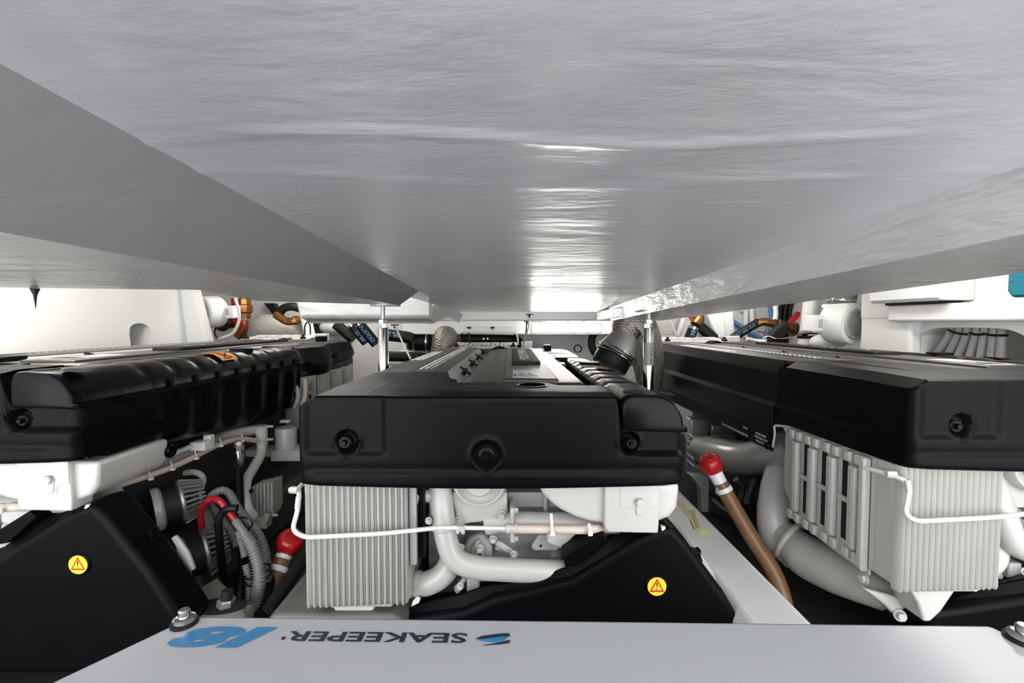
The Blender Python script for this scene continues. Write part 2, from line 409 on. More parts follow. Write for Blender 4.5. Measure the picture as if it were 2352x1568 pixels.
# fixed deck beam behind the port wing, lined with crinkled white foil
g = G()
def beam(u, v):
    x = lerp(at(690, 700, 2.75).x, at(985, 700, 2.75).x, u)
    prof = [(2.75, 1.325), (2.75, 1.24), (2.765, 1.225), (2.85, 1.205), (2.86, 1.195), (3.02, 1.195)]
    k = v * (len(prof) - 1); i = min(int(k), len(prof) - 2); f = k - i
    y = lerp(prof[i][0], prof[i + 1][0], f); z = lerp(prof[i][1], prof[i + 1][1], f)
    return Vector((x, y + noise.noise(Vector((x * 14, z * 22, y * 9))) * .006, z + noise.noise(Vector((x * 17, y * 30, 5))) * .004))
g.grid(beam, 60, 30)
struct('trim_2', g, M['foil_white'], smooth=60)
g = G().bb(at(700, 700, 2.8).x, at(980, 700, 2.8).x, 2.80, 3.0, 1.22, 1.40)
struct('trim_3', g, M['gelcoat'])
# white foil flap folded over the beam end
P = [at(962, 738, 2.9), at(1003, 692, 3.05), at(1020, 696, 3.1), at(1064, 724, 3.15), at(1056, 742, 3.1), at(1030, 728, 3.05), at(990, 744, 2.95)]
struct('trim_4', G().prism(P, (0, .03, .004)), M['foil_white'], bevel=.004)

# ---- rear: white deck beam across, recess below it with grey-white back wall
zb = at(1176, 768, 3.95).z
struct('trim_5', G().bb(-.95, 1.1, 3.95, 4.4, zb, zb + .20), M['gelcoat'], bevel=.01)
struct('trim_6', G().bb(-1.05, 1.2, 3.62, 3.70, at(1176, 741, 3.62).z + .015, at(1176, 741, 3.62).z + .11), M['gelcoat'], bevel=.012)
# ---- stringers between the engines
def stringer(name, x0, x1, zt, y0, y1, m='gelcoat_g'):
    g = G(); w = .03
    pr = [(x0, FL), (x0, zt - w), (x0 + w, zt), (x1 - w, zt), (x1, zt - w), (x1, FL)]
    g.prism([(x, y0, z) for x, z in pr], (0, y1 - y0, 0)); struct(name, g, M[m], bevel=.012, seg=3)
ZS = .37
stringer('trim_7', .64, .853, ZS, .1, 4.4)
stringer('trim_8', -.71, -.30, ZS, 1.26, 4.4, 'shaded_hull')
stringer('trim_9', -1.62, -1.22, ZS - .06, 1.75, 4.4, 'shaded_hull')
# ---- port side: smooth white tank/hull liner with an arched opening, and a frame post at its end
def lwall(y, z): # liner leans outwards with height and follows the hull
    return -2.42 - .10 * (z - 1.0) + .03 * (y - 2.2)
g = G(); N = 70
hole = (onx(326, 760, -2.40).y, .085)
yc = hole[0]; zt_, zb_ = at(330, 742, yc).z, .9
def inhole(y, z): return abs(y - yc) < .085 and z < zt_ - .05 or (y - yc) ** 2 + (z - (zt_ - .06)) ** 2 < .072 ** 2
ys = [1.0 + i * (3.62 - 1.0) / N for i in range(N + 1)]
zs = [.5 + i * (1.72 - .5) / 40 for i in range(41)]
vs = []; fs = []
# wall as a sheet with an arched doorway cut out (left of hole, right of hole, above)
def sheet(ya, yb, zlo, zhi, nu, nv):
    def fn(u, v):
        y = lerp(ya, yb, u); lo = zlo(y) if callable(zlo) else zlo; z = lerp(lo, zhi, v)
        return Vector((lwall(y, z) + noise.noise(Vector((0, y * 3, z * 4))) * .006, y, z))
    g.grid(fn, nu, nv)
ya, yb = yc - .085, yc + .085
def arch(y): s = max(0, 1 - ((y - yc) / .085) ** 2); return zt_ - .07 + .07 * s ** .35
sheet(.6, ya, .5, 1.84, 30, 16); sheet(yb, 3.5, .5, 1.84, 16, 16); sheet(ya, yb, arch, 1.84, 16, 10)
def reveal(u, v):
    a_ = math.pi * (1 - u)
    if u < .25: y, z = ya, lerp(.6, arch(ya + .001), u * 4)
    elif u > .75: y, z = yb, lerp(arch(yb - .001), .6, (u - .75) * 4)
    else: y = lerp(ya, yb, (u - .25) * 2); z = arch(y)
    return Vector((lwall(y, z) - .28 * v, y, z))
g.grid(reveal, 40, 4)
g.grid(lambda u, v: Vector((-2.72, lerp(ya - .1, yb + .1, u), lerp(.5, zt_ + .05, v))), 2, 2)
struct('wall_2', g, M['gelcoat'], smooth=50)
pa, pb = at(440, 660, 3.35), at(474, 790, 3.35)
struct('trim_10', G().prism([pb + Vector((-.09, 0, -.5)), pb + Vector((.15, 0, -.5)), pb, pa, pa + Vector((-.05, 0, .3)), pa + Vector((-.2, 0, .3))], (0, .10, 0)), M['gelcoat'], bevel=.008)
# ---- starboard side: white moulded frame, shelf and arched cut-out for the cables
XR = 2.42
def R(px, py): return onx(px, py, XR)
y0, y1 = R(2352, 700).y - .6, R(1990, 700).y
zsh, zsl = R(2352, 690).z, R(2352, 738).z
g = G()
fe = [at(1962, 835, y1), at(2003, 672, y1)]
# forward frame post (leaning edge)
struct('trim_11', G().prism([fe[0] + Vector((-.02, 0, -.6)), fe[0], fe[1], fe[1] + Vector((.06, 0, .35)), (2.75, y1, fe[1].z + .35), (2.75, y1, .55)], (0, -.09, 0)), M['gelcoat'], bevel=.012)
# liner wall with the arched cut-out
hy0, hy1 = R(2104, 800).y, R(2340, 800).y - .02
hz = R(2200, 752).z
def arch2(y):
    s = (y - (hy0 + hy1) / 2) / ((hy0 - hy1) / 2); return hz - .05 + .05 * max(0, 1 - abs(s) ** 5)
def shw(ya, yb, zlo, zhi, nu, nv):
    def fn(u, v):
        y = lerp(ya, yb, u); lo = zlo(y) if callable(zlo) else zlo; return Vector((XR + .02, y, lerp(lo, zhi, v)))
    g.grid(fn, nu, nv)
shw(hy0, y1 - .04, .5, 1.84, 6, 8); shw(.4, hy1, .5, 1.84, 6, 8); shw(hy1, hy0, arch2, 1.84, 24, 8)
def rev2(u, v):
    if u < .25: y, z = hy1, lerp(.55, arch2(hy1), u * 4)
    elif u > .75: y, z = hy0, lerp(arch2(hy0), .55, (u - .75) * 4)
    else: y = lerp(hy1, hy0, (u - .25) * 2); z = arch2(y)
    return Vector((XR + .02 + .3 * v, y, z))
g.grid(rev2, 40, 4)
g.grid(lambda u, v: Vector((XR + .30, lerp(hy1 - .1, hy0 + .1, u), lerp(.5, hz + .06, v))), 2, 2)
struct('wall_3', g, M['gelcoat'], smooth=50)
struct('trim_12', G().bb(XR - .10, XR + .03, .5, R(2075, 700).y, zsl, zsh), M['gelcoat'], bevel=.014, seg=3)
# curved corner fillet between shelf and frame post
g = G(); c0 = R(2060, 720).y
g.prism([(XR - .06, c0 - .25, zsl + .01), (XR - .06, y1 - .02, zsl + .01), (XR - .06, y1 - .02, zsh + .22), (XR - .06, c0 + .02, zsh + .22), (XR - .06, c0, zsh + .05), (XR - .06, c0 - .05, zsh)], (.09, 0, 0))
struct('trim_13', g, M['gelcoat'], bevel=.02, seg=3)
g = G().prism([(XR - .055, R(2115, 800).y, .55), (XR - .055, y1 - .02, .55), (XR - .055, y1 - .02, zsl + .04), (XR - .055, c0 - .2, zsl + .04), (XR - .055, R(2110, 770).y, zsl - .03)], (.08, 0, 0))
struct('trim_14', g, M['gelcoat'], bevel=.02, seg=3)

# ---- engine room lamps, fixed under the deck above the hatch
def lamp(name, c, lx, ly, label):
    t = Thing(name, label, 'lamp', 'strip lamps under the deck'); c = Vector(c)
    t.part('housing', G().box(c + Vector((0, 0, .012)), (lx + .03, ly + .03, .03)), M['alum'], bevel=.004)
    t.part('diffuser', G().box(c - Vector((0, 0, .008)), (lx, ly, .014)), M['lamp'], bevel=.003)
    t.done()
lamp('ceiling_lamp', (-1.95, 1.75, 1.83), .16, .9, 'strip lamp under the deck over the port engine')
lamp('ceiling_lamp', (1.85, 1.9, 1.83), .16, .9, 'strip lamp under the deck over the starboard engine')
lamp('ceiling_lamp', (-1.55, 3.7, 1.83), .8, .13, 'strip lamp under the deck above the port exhaust')
lamp('ceiling_lamp', (1.6, 3.7, 1.83), .7, .12, 'strip lamp under the deck above the starboard valves')
# lamp bar on the rear beam, with its clips
la = at(1298, 755, 3.93)
t = Thing('wall_lamp', 'lit lamp bar on the white beam at the far end', 'lamp')
t.part('housing', G().bb(la.x - .29, la.x + .31, 3.92, 3.955, la.z - .034, la.z + .040), M['alum'], bevel=.004)
t.part('diffuser', G().bb(la.x - .28, la.x + .30, 3.885, 3.921, la.z - .030, la.z + .034), M['lamp'], bevel=.006)
for px in (1252, 1305, 1340):
    p = at(px, 737, 3.90); t.part('clip', G().box(p, (.022, .03, .028)), M['zinc'], bevel=.003)
p = at(1234, 737, 3.90); t.part('switch', G().box(p, (.10, .03, .03)), M['zinc'], bevel=.003)
t.done()
# ================================================================ gyro stabiliser in the foreground
ZG = .87
gc = [onz(440, 1412, ZG), onz(2270, 1433, ZG)]
cx = (gc[0].x + gc[1].x) / 2
outl = [onz(110, 1568, ZG) + (onz(110, 1568, ZG) - gc[0]) * .55, gc[0], gc[1], onz(2352, 1472, ZG) + Vector((.085, -.19, 0))]
outl = [Vector((outl[0].x - .01, -.55, ZG))] + outl + [Vector((outl[-1].x, -.55, ZG))]
t = Thing('gyro_stabilizer', 'white gyro stabilizer cover with blue and black lettering in the foreground', 'gyro stabilizer')
t.part('top_cover', G().prism(outl, (0, 0, -.035)), M['gyro'], bevel=.005, seg=3)
ctr = Vector((cx, -.05, 0))
t.part('body', G().prism([Vector((p.x, p.y, FL + .02)) + (ctr - Vector((p.x, p.y, 0))) * .05 for p in outl], (0, 0, ZG - .04 - FL - .02)), M['gyro'], bevel=.006)
def gp(px, py): return onz(px, py, ZG)
yaw = (gc[1] - gc[0]).normalized(); xt, yt = -yaw, Vector((0, 0, 1)).cross(-yaw)
def gtext(s, px0, py0, px1, py1, **kw):
    a, b = gp(px0, py0), gp(px1, py1)
    return a, b
# the lettering faces the engines, so it reads upside down from here
o = gp(1074, 1455); w = gp(664, 1455); h = (gp(870, 1455) - gp(870, 1477)).length
t.part('lettering', text_flat('SEAKEEPER', o, xt, yt, wid=(o - w).length, hei=h, lift=.0008, shear=-.0, bold=.020, space=1.0), M['navy'], smooth=0)
o = gp(640, 1441); h = (gp(540, 1441) - gp(540, 1482)).length
t.part('number', text_flat('18', o, xt, yt, wid=(gp(640, 1441) - gp(424, 1441)).length, hei=h, lift=.0008, shear=.30, bold=.05, space=.78), M['logoblue'], smooth=0)
def gpoly(L): return G().prism([gp(*p) + Vector((0, 0, .0002)) for p in L], (0, 0, .0007))
t.part('emblem', gpoly([(1093, 1468), (1106, 1462), (1150, 1456), (1169, 1455), (1172, 1461), (1150, 1462), (1112, 1467)]), M['navy'], smooth=0)
t.part('emblem', gpoly([(1096, 1471), (1112, 1468.5), (1150, 1464), (1168, 1463), (1158, 1471), (1138, 1476), (1118, 1474)]), M['logoblue'], smooth=0)
t.part('emblem', gpoly([(1110, 1483), (1140, 1478), (1160, 1473), (1172, 1471), (1170, 1477), (1150, 1480)]), M['navy'], smooth=0)
t.part('mark', G().lathe([(.0022, 0), (.0022, .0008)], gp(651, 1466), (0, 0, 1), 10), M['navy'], smooth=0)
def stud(px, py, s=1.0):
    p = gp(px, py)
    t.part('rubber_washer', G().lathe([(.0135 * s, 0), (.0135 * s, .0025), (.011 * s, .004)], p, (0, 0, 1), 24), M['rubber'])
    t.part('bolt', G().lathe([(.011 * s, .004), (.011 * s, .007), (.008 * s, .009), (.006 * s, .009), (.006 * s, .015), (.0045 * s, .0165), (.002 * s, .0165)], p, (0, 0, 1), 20), M['steel'])
stud(424, 1432); stud(2352, 1470, 1.2)
t.done()
# ================================================================ marine engine (built once in the centre place, then copied)
E = Thing('marine_engine')
Y0 = 1.22
def fx(px): return at(px, 900, Y0).x
def fz(py): return at(1176, py, Y0).z
PXL, PXR = 678.0, 1580.0
def ytop(px):
    if px < 715: return lerp(933, 913, (px - PXL) / 37)
    if px < 1414: return 911
    return lerp(911, 987, sm(1414, 1434, px))
def ybot(px): return 1117 + 8 * math.sin(max(0, min(1, (px - 700) / 850)) * math.pi)
def rnd(d, r): return 0 if d >= r else 1 - math.sqrt(max(0, 1 - ((r - d) / r) ** 2))
CUPS = [(793, 1015, 28), (1117, 1045, 35), (1450, 1018, 25)]
def fdepth(px, py):
    y = .022 * rnd(px - PXL, 20) + .028 * rnd(PXR - px, 26) + .014 * rnd(ybot(px) - py, 13) + .010 * rnd(py - ytop(px), 9)
    y += .011 * (1 - sm(868, 890, px)) * (1 - sm(1034, 1052, py)) * sm(680, 712, px)
    y += .020 * sm(1418, 1440, px) * (1 - sm(1034, 1052, py))
    y -= .009 * sm(1076, 1094, py) * sm(680, 730, px) * (1 - sm(1510, 1570, px))
    y += .004 * sm(1060, 1090, py)
    for a, b, r in CUPS:
        d = math.hypot(px - a, py - b); y += .017 * (1 - sm(r * .62, r, d)) - .004 * math.exp(-((d - r * 1.08) / 5) ** 2)
    y += .010 * sm(900, 1120, 2 * 1000 - py) * 0
    return y
cols = [PXL + (PXR - PXL) * i / 230 for i in range(231)]; NR = 54
g = G(); vs = []; fs = []; nc = len(cols)
for j in range(NR + 1):
    for px in cols:
        py = lerp(ybot(px), ytop(px), j / NR); vs.append(Vector((fx(px), Y0 + fdepth(px, py), fz(py))))
for j in range(NR):
    for i in range(nc - 1): a = j * nc + i; fs.append((a, a + 1, a + nc + 1, a + nc))
g.add(vs, fs)
# top deck of the cover
def yb(X):
    if X < -.255: return 1.80
    if X < -.20: return lerp(1.80, 1.49, (X + .255) / .055)
    if X < .10: return 1.47
    return lerp(1.47, 1.40, sm(.10, .15, X))
tc_ = [c for c in cols if c <= 1416]; nt_ = len(tc_); vs = []; fs = []; NT = 16
for j in range(NT + 3):
    for px in tc_:
        X = fx(px); z = fz(ytop(px)); y1 = yb(X); ys_ = Y0 + fdepth(px, ytop(px))
        if j <= NT:
            v = j / NT; y = lerp(ys_, y1, v)
            zz = z + .003 * sm(0, .3, v) + (.003 if X > -.41 else 0) * sm(0, .2, v)
        else: y = y1 + .004; zz = z + .006 - .02 * (j - NT)
        vs.append(Vector((X, y, zz)))
for j in range(NT + 2):
    for i in range(nt_ - 1): a = j * nt_ + i; fs.append((a, a + 1, a + nt_ + 1, a + nt_))
g.add(vs, fs)
# left side wall with its step, right side wall
def lsw(u, v):
    z = lerp(fz(1117), fz(933), v); x = fx(PXL); y = lerp(Y0 + fdepth(PXL, lerp(ybot(PXL), ytop(PXL), v)), 1.855, u)
    return Vector((x - .010 * (1 - sm(.812, .830, z)) * sm(.05, .3, u) + .012 * sm(.9, .975, z) * 0, y, z))
g.grid(lsw, 24, 40)
def rsw(u, v):
    z = lerp(fz(ybot(PXR)), fz(986), v); x = fx(PXR)
    return Vector((x, lerp(Y0 + fdepth(PXR, lerp(ybot(PXR), 986, v)), lerp(1.60, 1.34, v), u), z + .012 * u * (1 - v)))
g.grid(rsw, 12, 20)
g.grid(lambda u, v: Vector((lerp(fx(1432), fx(PXR), u), lerp(Y0 + .03, 1.36, v), fz(986))), 6, 4)      # shelf under the filter lid
cover = E.part('front_cover', g, M['plastic'], smooth=38, label='large black moulded front cover')
for a, b, r in CUPS:
    p = at(a, b, Y0 + .017); k = r * .00105
    E.part('cover_bolt', G().lathe([(k * .62, 0), (k * .62, -.004), (k * .5, -.007), (k * .36, -.007)], p, (0, 1, 0), 24)
           .lathe([(k * .30, -.006), (k * .30, -.014), (k * .24, -.016)], p, (0, 1, 0), 6), M['plastic_gloss'], parent=cover)
p = at(365, 1035, 1.56); p = atL(365, 1035, 1.56); p.x = fx(PXR)
E.part('cover_bolt', G().lathe([(.024, 0), (.024, .010), (.018, .016), (.006, .017)], p, (1, 0, 0), 20), M['plastic_gloss'], parent=cover)
p = Vector((at(1222, 885, 1.40).x, 1.405, fz(911) + .0062))
E.part('filler_recess', G().lathe([(.040, 0), (.044, .002), (.047, .002), (.049, 0)], p, (0, 0, 1), 32).lathe([(.040, .0005), (.001, .0005)], p, (0, 0, 1), 32), M['plastic_gloss'], parent=cover)

# ---- fluted air filter housing on the right
XI, XO = .297, .470
def lidring(Y, k=0.0):
    f = sm(1.40, 1.50, Y) * (1 - sm(2.36, 2.46, Y)); gr = (math.cos((Y - 1.50) / .128 * 2 * math.pi) * .5 + .5) ** 5 * f
    zt = 1.003 - .006 * gr - .004 * sm(2.3, 2.57, Y); d = .003 * gr
    P = [(XI, .905), (XI, .972), (XI + .006, .990), (XI + .020, zt - .001), (XI + .05, zt), (.385, zt - .001), (.415, zt - .006 * 1), (.443, zt - .022 - d), (.460, .955 - d * .4), (.468 - d * .6, .935), (XO - d * .4, .915), (XO + .012, .911), (XO + .012, .899), (XO - .002, .897)]
    c = (.385, .95); return [Vector((lerp(x, c[0], k), Y, lerp(z, c[1], k))) for x, z in P]
rings = [lidring(1.2265, .14), lidring(1.2285, .07), lidring(1.234, .02), lidring(1.245)] + [lidring(1.26 + .0128 * i) for i in range(103)] + [lidring(2.578, .03)]
lid = E.part('air_filter_lid', G().loft(rings), M['plastic_gloss'], smooth=50, label='glossy black fluted air filter lid')
for px, py in ((1455, 905), (1527, 908)):
    p = at(px, py, 1.285); p.z = 1.0035 if px < 1500 else 1.0
    E.part('finger_hole', G().lathe([(.030, 0), (.030, .0008), (.001, .0006)], p, (0.0 if px < 1500 else .15, 0, 1), 24), M['hole'], parent=lid)
def bodyring(Y):
    sc_ = (math.sin((Y - 1.42) / .165 * math.pi)) ** 2; f = sm(1.45, 1.6, Y) * (1 - sm(2.53, 2.575, Y))
    zb2 = lerp(.715, .655, sm(1.4, 2.2, Y)); x = XO - .006 - .016 * (1 - sc_) * f
    return [Vector(p) for p in ((XI + .02, Y, zb2), (XI + .02, Y, .905), (XO - .006, Y, .905), (XO - .008 + 0 * x, Y, .885), (lerp(XO - .008, x, .7), Y, .86), (x, Y, .80), (x - .006, Y, .74), (lerp(XO - .03, x, .3), Y, zb2 + .02), (XO - .045, Y, zb2))]
E.part('air_filter_body', G().loft([bodyring(1.35 + .0122 * i) for i in range(101)]), M['plastic_gloss'], smooth=50)
# clips along the lid seam
clipm = None
for i in range(8):
    Yk = 1.58 + .13 * i; gk = G().bb(XO - .001, XO + .010, Yk - .006, Yk + .006, .905, .94)
    E.part('lid_clip', gk, M['plastic'], parent=lid, bevel=.002)
p = Vector((.372, 2.17, .984))
n_ = 20; cap = []
for i in range(2 * n_):
    a = math.pi * i / n_; r = .050 if i % 2 else .046; cap.append((p.x + r * math.cos(a), p.y + r * math.sin(a), p.z))
E.part('filler_cap', G().prism(cap, (0, 0, .028)), M['plastic'], bevel=.003, smooth=30)
lab = [Vector((.36, 1.90, 1.0045)), Vector((.412, 1.90, .9995)), Vector((.440, 1.90, .984)), Vector((.452, 1.90, .972))]
off = Vector((0, .11, 0)); gl = G()
gl.add([q + Vector((.001, 0, .0035)) for q in lab] + [q + off + Vector((.001, 0, .0035)) for q in lab], [(0, 1, 5, 4), (1, 2, 6, 5), (2, 3, 7, 6)])
E.part('warning_label', gl, M['orange'], parent=lid, smooth=60, label='orange warning label')
gl = G()
for q0, q1 in ((0, 1), (1, 2)):
    a, b = lab[q0] + Vector((.0015, .03, .0045)), lab[q1] + Vector((.0015, .08, .0045)); gl.bar(a, b, .006, .0006)
    a, b = lab[q0] + Vector((.0015, .08, .0045)), lab[q1] + Vector((.0015, .03, .0045)); gl.bar(a, b, .006, .0006)
a = lab[2] + Vector((.004, .03, .002)); gl.bar(a, a + Vector((0, .05, 0)), .006, .0006)
E.part('warning_print', gl, M['ink'], parent=lid)
# ---- smooth rear cover behind the filter
def rearring(Y, k=0):
    bl = .03 * math.exp(-((Y - 2.95) / .16) ** 2); zt = 1.0 - .012 * sm(2.6, 2.72, Y) + .012 * sm(2.95, 3.1, Y) - .02 * sm(3.4, 3.62, Y)
    zb2 = lerp(.70, .788, sm(2.59, 2.68, Y)) + .022 * sm(2.95, 3.2, Y); xo = .455 - .03 * sm(2.58, 2.66, Y) + bl * 1.1 + .015 * sm(3.1, 3.2, Y) - .05 * sm(3.5, 3.66, Y)
    P = [(.22, zb2 + .05), (.22, zt - .02), (.25, zt), (xo - .07, zt), (xo - .03, zt - .008), (xo - .012, zt - .05), (xo, zt - .085), (xo - .004 + bl * .5, zb2 + .07), (xo - .03 + bl, zb2 + .02), (xo - .07, zb2)]
    return [Vector((lerp(x, .35, k), Y, lerp(z, .88, k))) for x, z in P]
rc = E.part('rear_cover', G().loft([rearring(2.575, .02)] + [rearring(2.58 + .03 * i) for i in range(37)] + [rearring(3.68, .05)]), M['plastic'], smooth=50)
for Yk, zk in ((2.74, .885), (3.12, .90)):
    E.part('cover_bolt', G().lathe([(.012, 0), (.012, .012), (.006, .018)], (.435, Yk, zk), (1, 0, .2), 14), M['plastic_gloss'], parent=rc)
E.part('sensor_block', G().bb(.235, .285, 3.30, 3.40, 1.0, 1.035), M['plastic'], bevel=.004)
E.part('cover_print', text_flat('VOLVO PENTA', (.30, 2.66, .9905), (0, 1, 0), (-1, 0, 0), wid=.30, hei=.030, lift=.002, bold=.01), M['label'], parent=rc, smooth=0)

# ---- valve cover with raised plate and emblem
def vring(Y, k=0):
    P = [(-.235, .90), (-.20, .955), (-.165, .985), (-.12, .996), (.235, .998), (.247, .990), (.250, .94), (.250, .90)]
    return [Vector((lerp(x, .02, k), Y, lerp(z, .93, k))) for x, z in P]
vc = E.part('valve_cover', G().loft([vring(1.505, .06), vring(1.512, .02), vring(1.53)] + [vring(1.6 + .2 * i) for i in range(10)] + [vring(3.58, .03)]), M['brushed'], smooth=40)
pl = [(-.035, 1.56), (.162, 1.56), (.158, 2.4), (.150, 3.52), (-.045, 3.52)]
E.part('raised_plate', G().prism([(x, y, .985) for x, y in pl], (0, 0, .021)), M['brushed'], parent=vc, bevel=.008, seg=3)
E.part('emblem_plate', G().prism([(.0, 2.10, 1.004), (.132, 2.10, 1.004), (.132, 3.12, 1.004), (.0, 3.12, 1.004)], (0, 0, .016)), M['emblem'], parent=vc, bevel=.004)
E.part('emblem_lettering', text_flat('VOLVO PENTA', (.088, 2.18, 1.0202), (0, 1, 0), (-1, 0, 0), wid=.86, hei=.052, lift=.0015, bold=.03), M['bright'], parent=vc, smooth=0)
E.part('data_label', G().bb(.003, .105, 1.60, 1.84, 1.004, 1.0072), M['label'], parent=vc)
gl = G()
for i in range(9): gl.bb(.020 + .0085 * i, .0235 + .0085 * i, 1.615, 1.65 + .03 * (i * 7 % 4), 1.0074, 1.0078)
gl.bb(.008, .014, 1.615, 1.69, 1.0074, 1.0078)
E.part('data_print', gl, M['ink'], parent=vc)
gl = G()
for Yk in (2.35, 2.62, 2.95): gl.bb(.245, .275, Yk - .05, Yk + .05, .965, .990)
E.part('cover_lug', gl, M['brushed'], parent=vc, bevel=.003)
# ---- knob rail
ra, rb_ = Vector((-.266, 0, 1.0)), Vector((-.192, 0, .948))
g = G().prism([ra + Vector((0, 1.50, 0)), rb_ + Vector((0, 1.50, 0)), rb_ + Vector((-.01, 1.50, -.02)), ra + Vector((-.02, 1.50, -.02))], (0, 2.02, 0))
g2 = E.part('knob_rail', g, M['rail'], bevel=.003)
nrm = Vector((.052, 0, .074)).normalized()
for Yk in (1.62, 2.02, 2.42, 2.85, 3.32):
    c = ra.lerp(rb_, .62) + Vector((0, Yk, 0)); gk = G()
    gk.lathe([(.010, 0), (.010, .016), (.022, .018), (.024, .024), (.020, .028)], c, nrm, 16)
    gk.bar(c + nrm * .024 + Vector((-.024, -.006, .016)), c + nrm * .020 + Vector((.024, .006, -.016)), .014, .010, nrm)
    gk.lathe([(.008, .024), (.007, .034)], c, nrm, 10)
    E.part('wing_knob', gk, M['rubber'], parent=g2, bevel=.002)
# ---- brushed top panel with perforated rows
def tring(Y): return [Vector((x, Y, z)) for x, z in ((-.546, .985), (-.546, .999), (-.41, 1.003), (-.31, 1.006), (-.268, 1.002), (-.268, .985))]
tp = E.part('top_panel', G().loft([tring(1.79), tring(3.55)]), M['brushed'], smooth=20)
E.part('panel_seam', G().bar((-.405, 1.80, 1.0038), (-.405, 3.55, 1.0038), .004, .002), M['sheet'], parent=tp)
gl = G()
for r, X in enumerate((-.387, -.364, -.341)):
    for i in range(46):
        Yk = 1.93 + .034 * i; gl.box((X, Yk + .011 * (r % 2), 1.0046), (.010, .014, .0018))  # raised bright plates imitate the reflection on the slot edges
E.part('perforation', gl, M['bright'], parent=tp, kind='stuff', label='rows of small bright plates drawing the glint on vent slot edges')
gl = G()
for r, X in enumerate((-.530, -.512, -.494, -.476)):
    for i in range(19):
        Yk = 2.42 + .036 * i; gl.box((X, Yk + .018 * (r % 2), 1.0004 + (X + .546) * .03), (.009, .014, .002))  # same bright plates in place of glinting slots
E.part('perforation', gl, M['bright'], parent=tp, kind='stuff', label='short rows of bright plates drawing the glint on vent slots')
# ---- perforated side panel on the left
def sring(Y): return [Vector((x, Y, z)) for x, z in ((-.540, .985), (-.546, .9985), (-.578, .947), (-.580, .826), (-.601, .806), (-.600, .700), (-.596, .622), (-.588, .622), (-.588, .70), (-.588, .8), (-.560, .83), (-.560, .94))]
sp = E.part('side_panel', G().loft([sring(1.862), sring(3.55)]), M['sheet'], bevel=.003, smooth=30, label='black sheet side panel with perforated lower strip')
gl = G(); gw = G()
for r in range(4):
    for i in range(74):
        Yk = 1.90 + .0215 * i + .0107 * (r % 2); z = .688 - .0165 * r
        lit = (Yk < 1.99 and r > 0) or (2.04 < Yk < 2.30 and r == 3) or (2.04 < Yk < 2.1 and r == 1)
        (gw if lit else gl).box((-.6005 + (0.700 - z) * .05, Yk, z), (.003, .0145, .0085))
E.part('perforation', gl, M['hole'], parent=sp, kind='stuff', label='rows of rectangular vent holes')
E.part('perforation', gw, M['paint'], parent=sp, kind='stuff', label='vent holes with the pale engine showing through')
E.part('panel_bolt', G().lathe([(.016, 0), (.016, .008), (.012, .013), (.004, .014)], (-.597, 1.885, .640), (-1, 0, 0), 20), M['plastic_gloss'], parent=sp)
E.part('panel_bracket', G().tube(bend([(-.592, 1.864, .64), (-.592, 1.85, .70), (-.60, 1.845, .735), (-.57, 1.80, .74)], .012), .0045, 8), M['paint'], parent=sp)
# ---- junction plate at the rear with its two knobs
a, b = Vector((-.47, 3.57, 1.004)), Vector((.04, 3.57, 1.004)); up_ = Vector((0, .28, .028))
jp = E.part('junction_plate', G().prism([a, b, b + up_, a + up_], (0, 0, -.012)), M['label'], bevel=.002)
gl = G()
for i in range(11):
    q = a + Vector((.08 + .036 * i, 0, .0012)); s0, s1 = .15 + .07 * (i * 5 % 4), .55 + .1 * (i * 3 % 5)
    gl.bar(q + up_ * s0, q + up_ * min(s1, .95), .005, .0008)
    gl.bar(q + up_ * s0, q + up_ * s0 + Vector((.03 if i % 3 else .0101, 0, 0)), .01, .0008)
E.part('plate_print', gl, M['ink'], parent=jp)
for X in (-.44, .01):
    E.part('plate_knob', G().lathe([(.022, 0), (.022, .012), (.012, .016), (.010, .030), (.004, .032)], Vector((X, 3.60, 1.008)), (0, 0, 1), 16), M['rubber'], parent=jp)
E.part('round_cover', G().lathe([(.080, 0), (.090, .004), (.090, .07), (.080, .074)], (-.10, 3.50, .925), (0, 1, 0), 36), M['plastic_gloss'])
E.part('control_box', G().bb(.075, .165, 3.66, 3.74, .985, 1.045), M['white'], bevel=.006)
# ---- below the covers: plate heat exchanger
X0, X1 = at(697, 1120, 1.25).x, at(931, 1120, 1.25).x
HZ0, HZ1 = at(700, 1398, 1.255).z, .762
hx = E.part('heat_exchanger', G().bb(X0 + .021, X1 - .004, 1.262, 1.79, HZ0 + .012, HZ1), M['paint'], bevel=.006)
NF = 17; fw = (X1 - X0) / NF
for i in range(NF):
    x = X0 + fw * i; gk = G()
    prof = [(0, .022), (.12, .006), (.36, 0), (.52, .002), (.62, .012), (.78, .006), (.92, .010), (1.0, .022)]
    bot = HZ0 + .0006 * i
    ringf = []
    for z, dy in ((HZ1, 0), (bot + .012, 0), (bot + .003, .004), (bot, .014)):
        ringf.append([Vector((x + fw * u, 1.247 + dv + dy, z)) for u, dv in prof] + [Vector((x + fw, 1.28, z)), Vector((x, 1.28, z))])
    gk.loft(ringf)
    E.part('plate', gk, M['paint'], parent=hx, smooth=45)
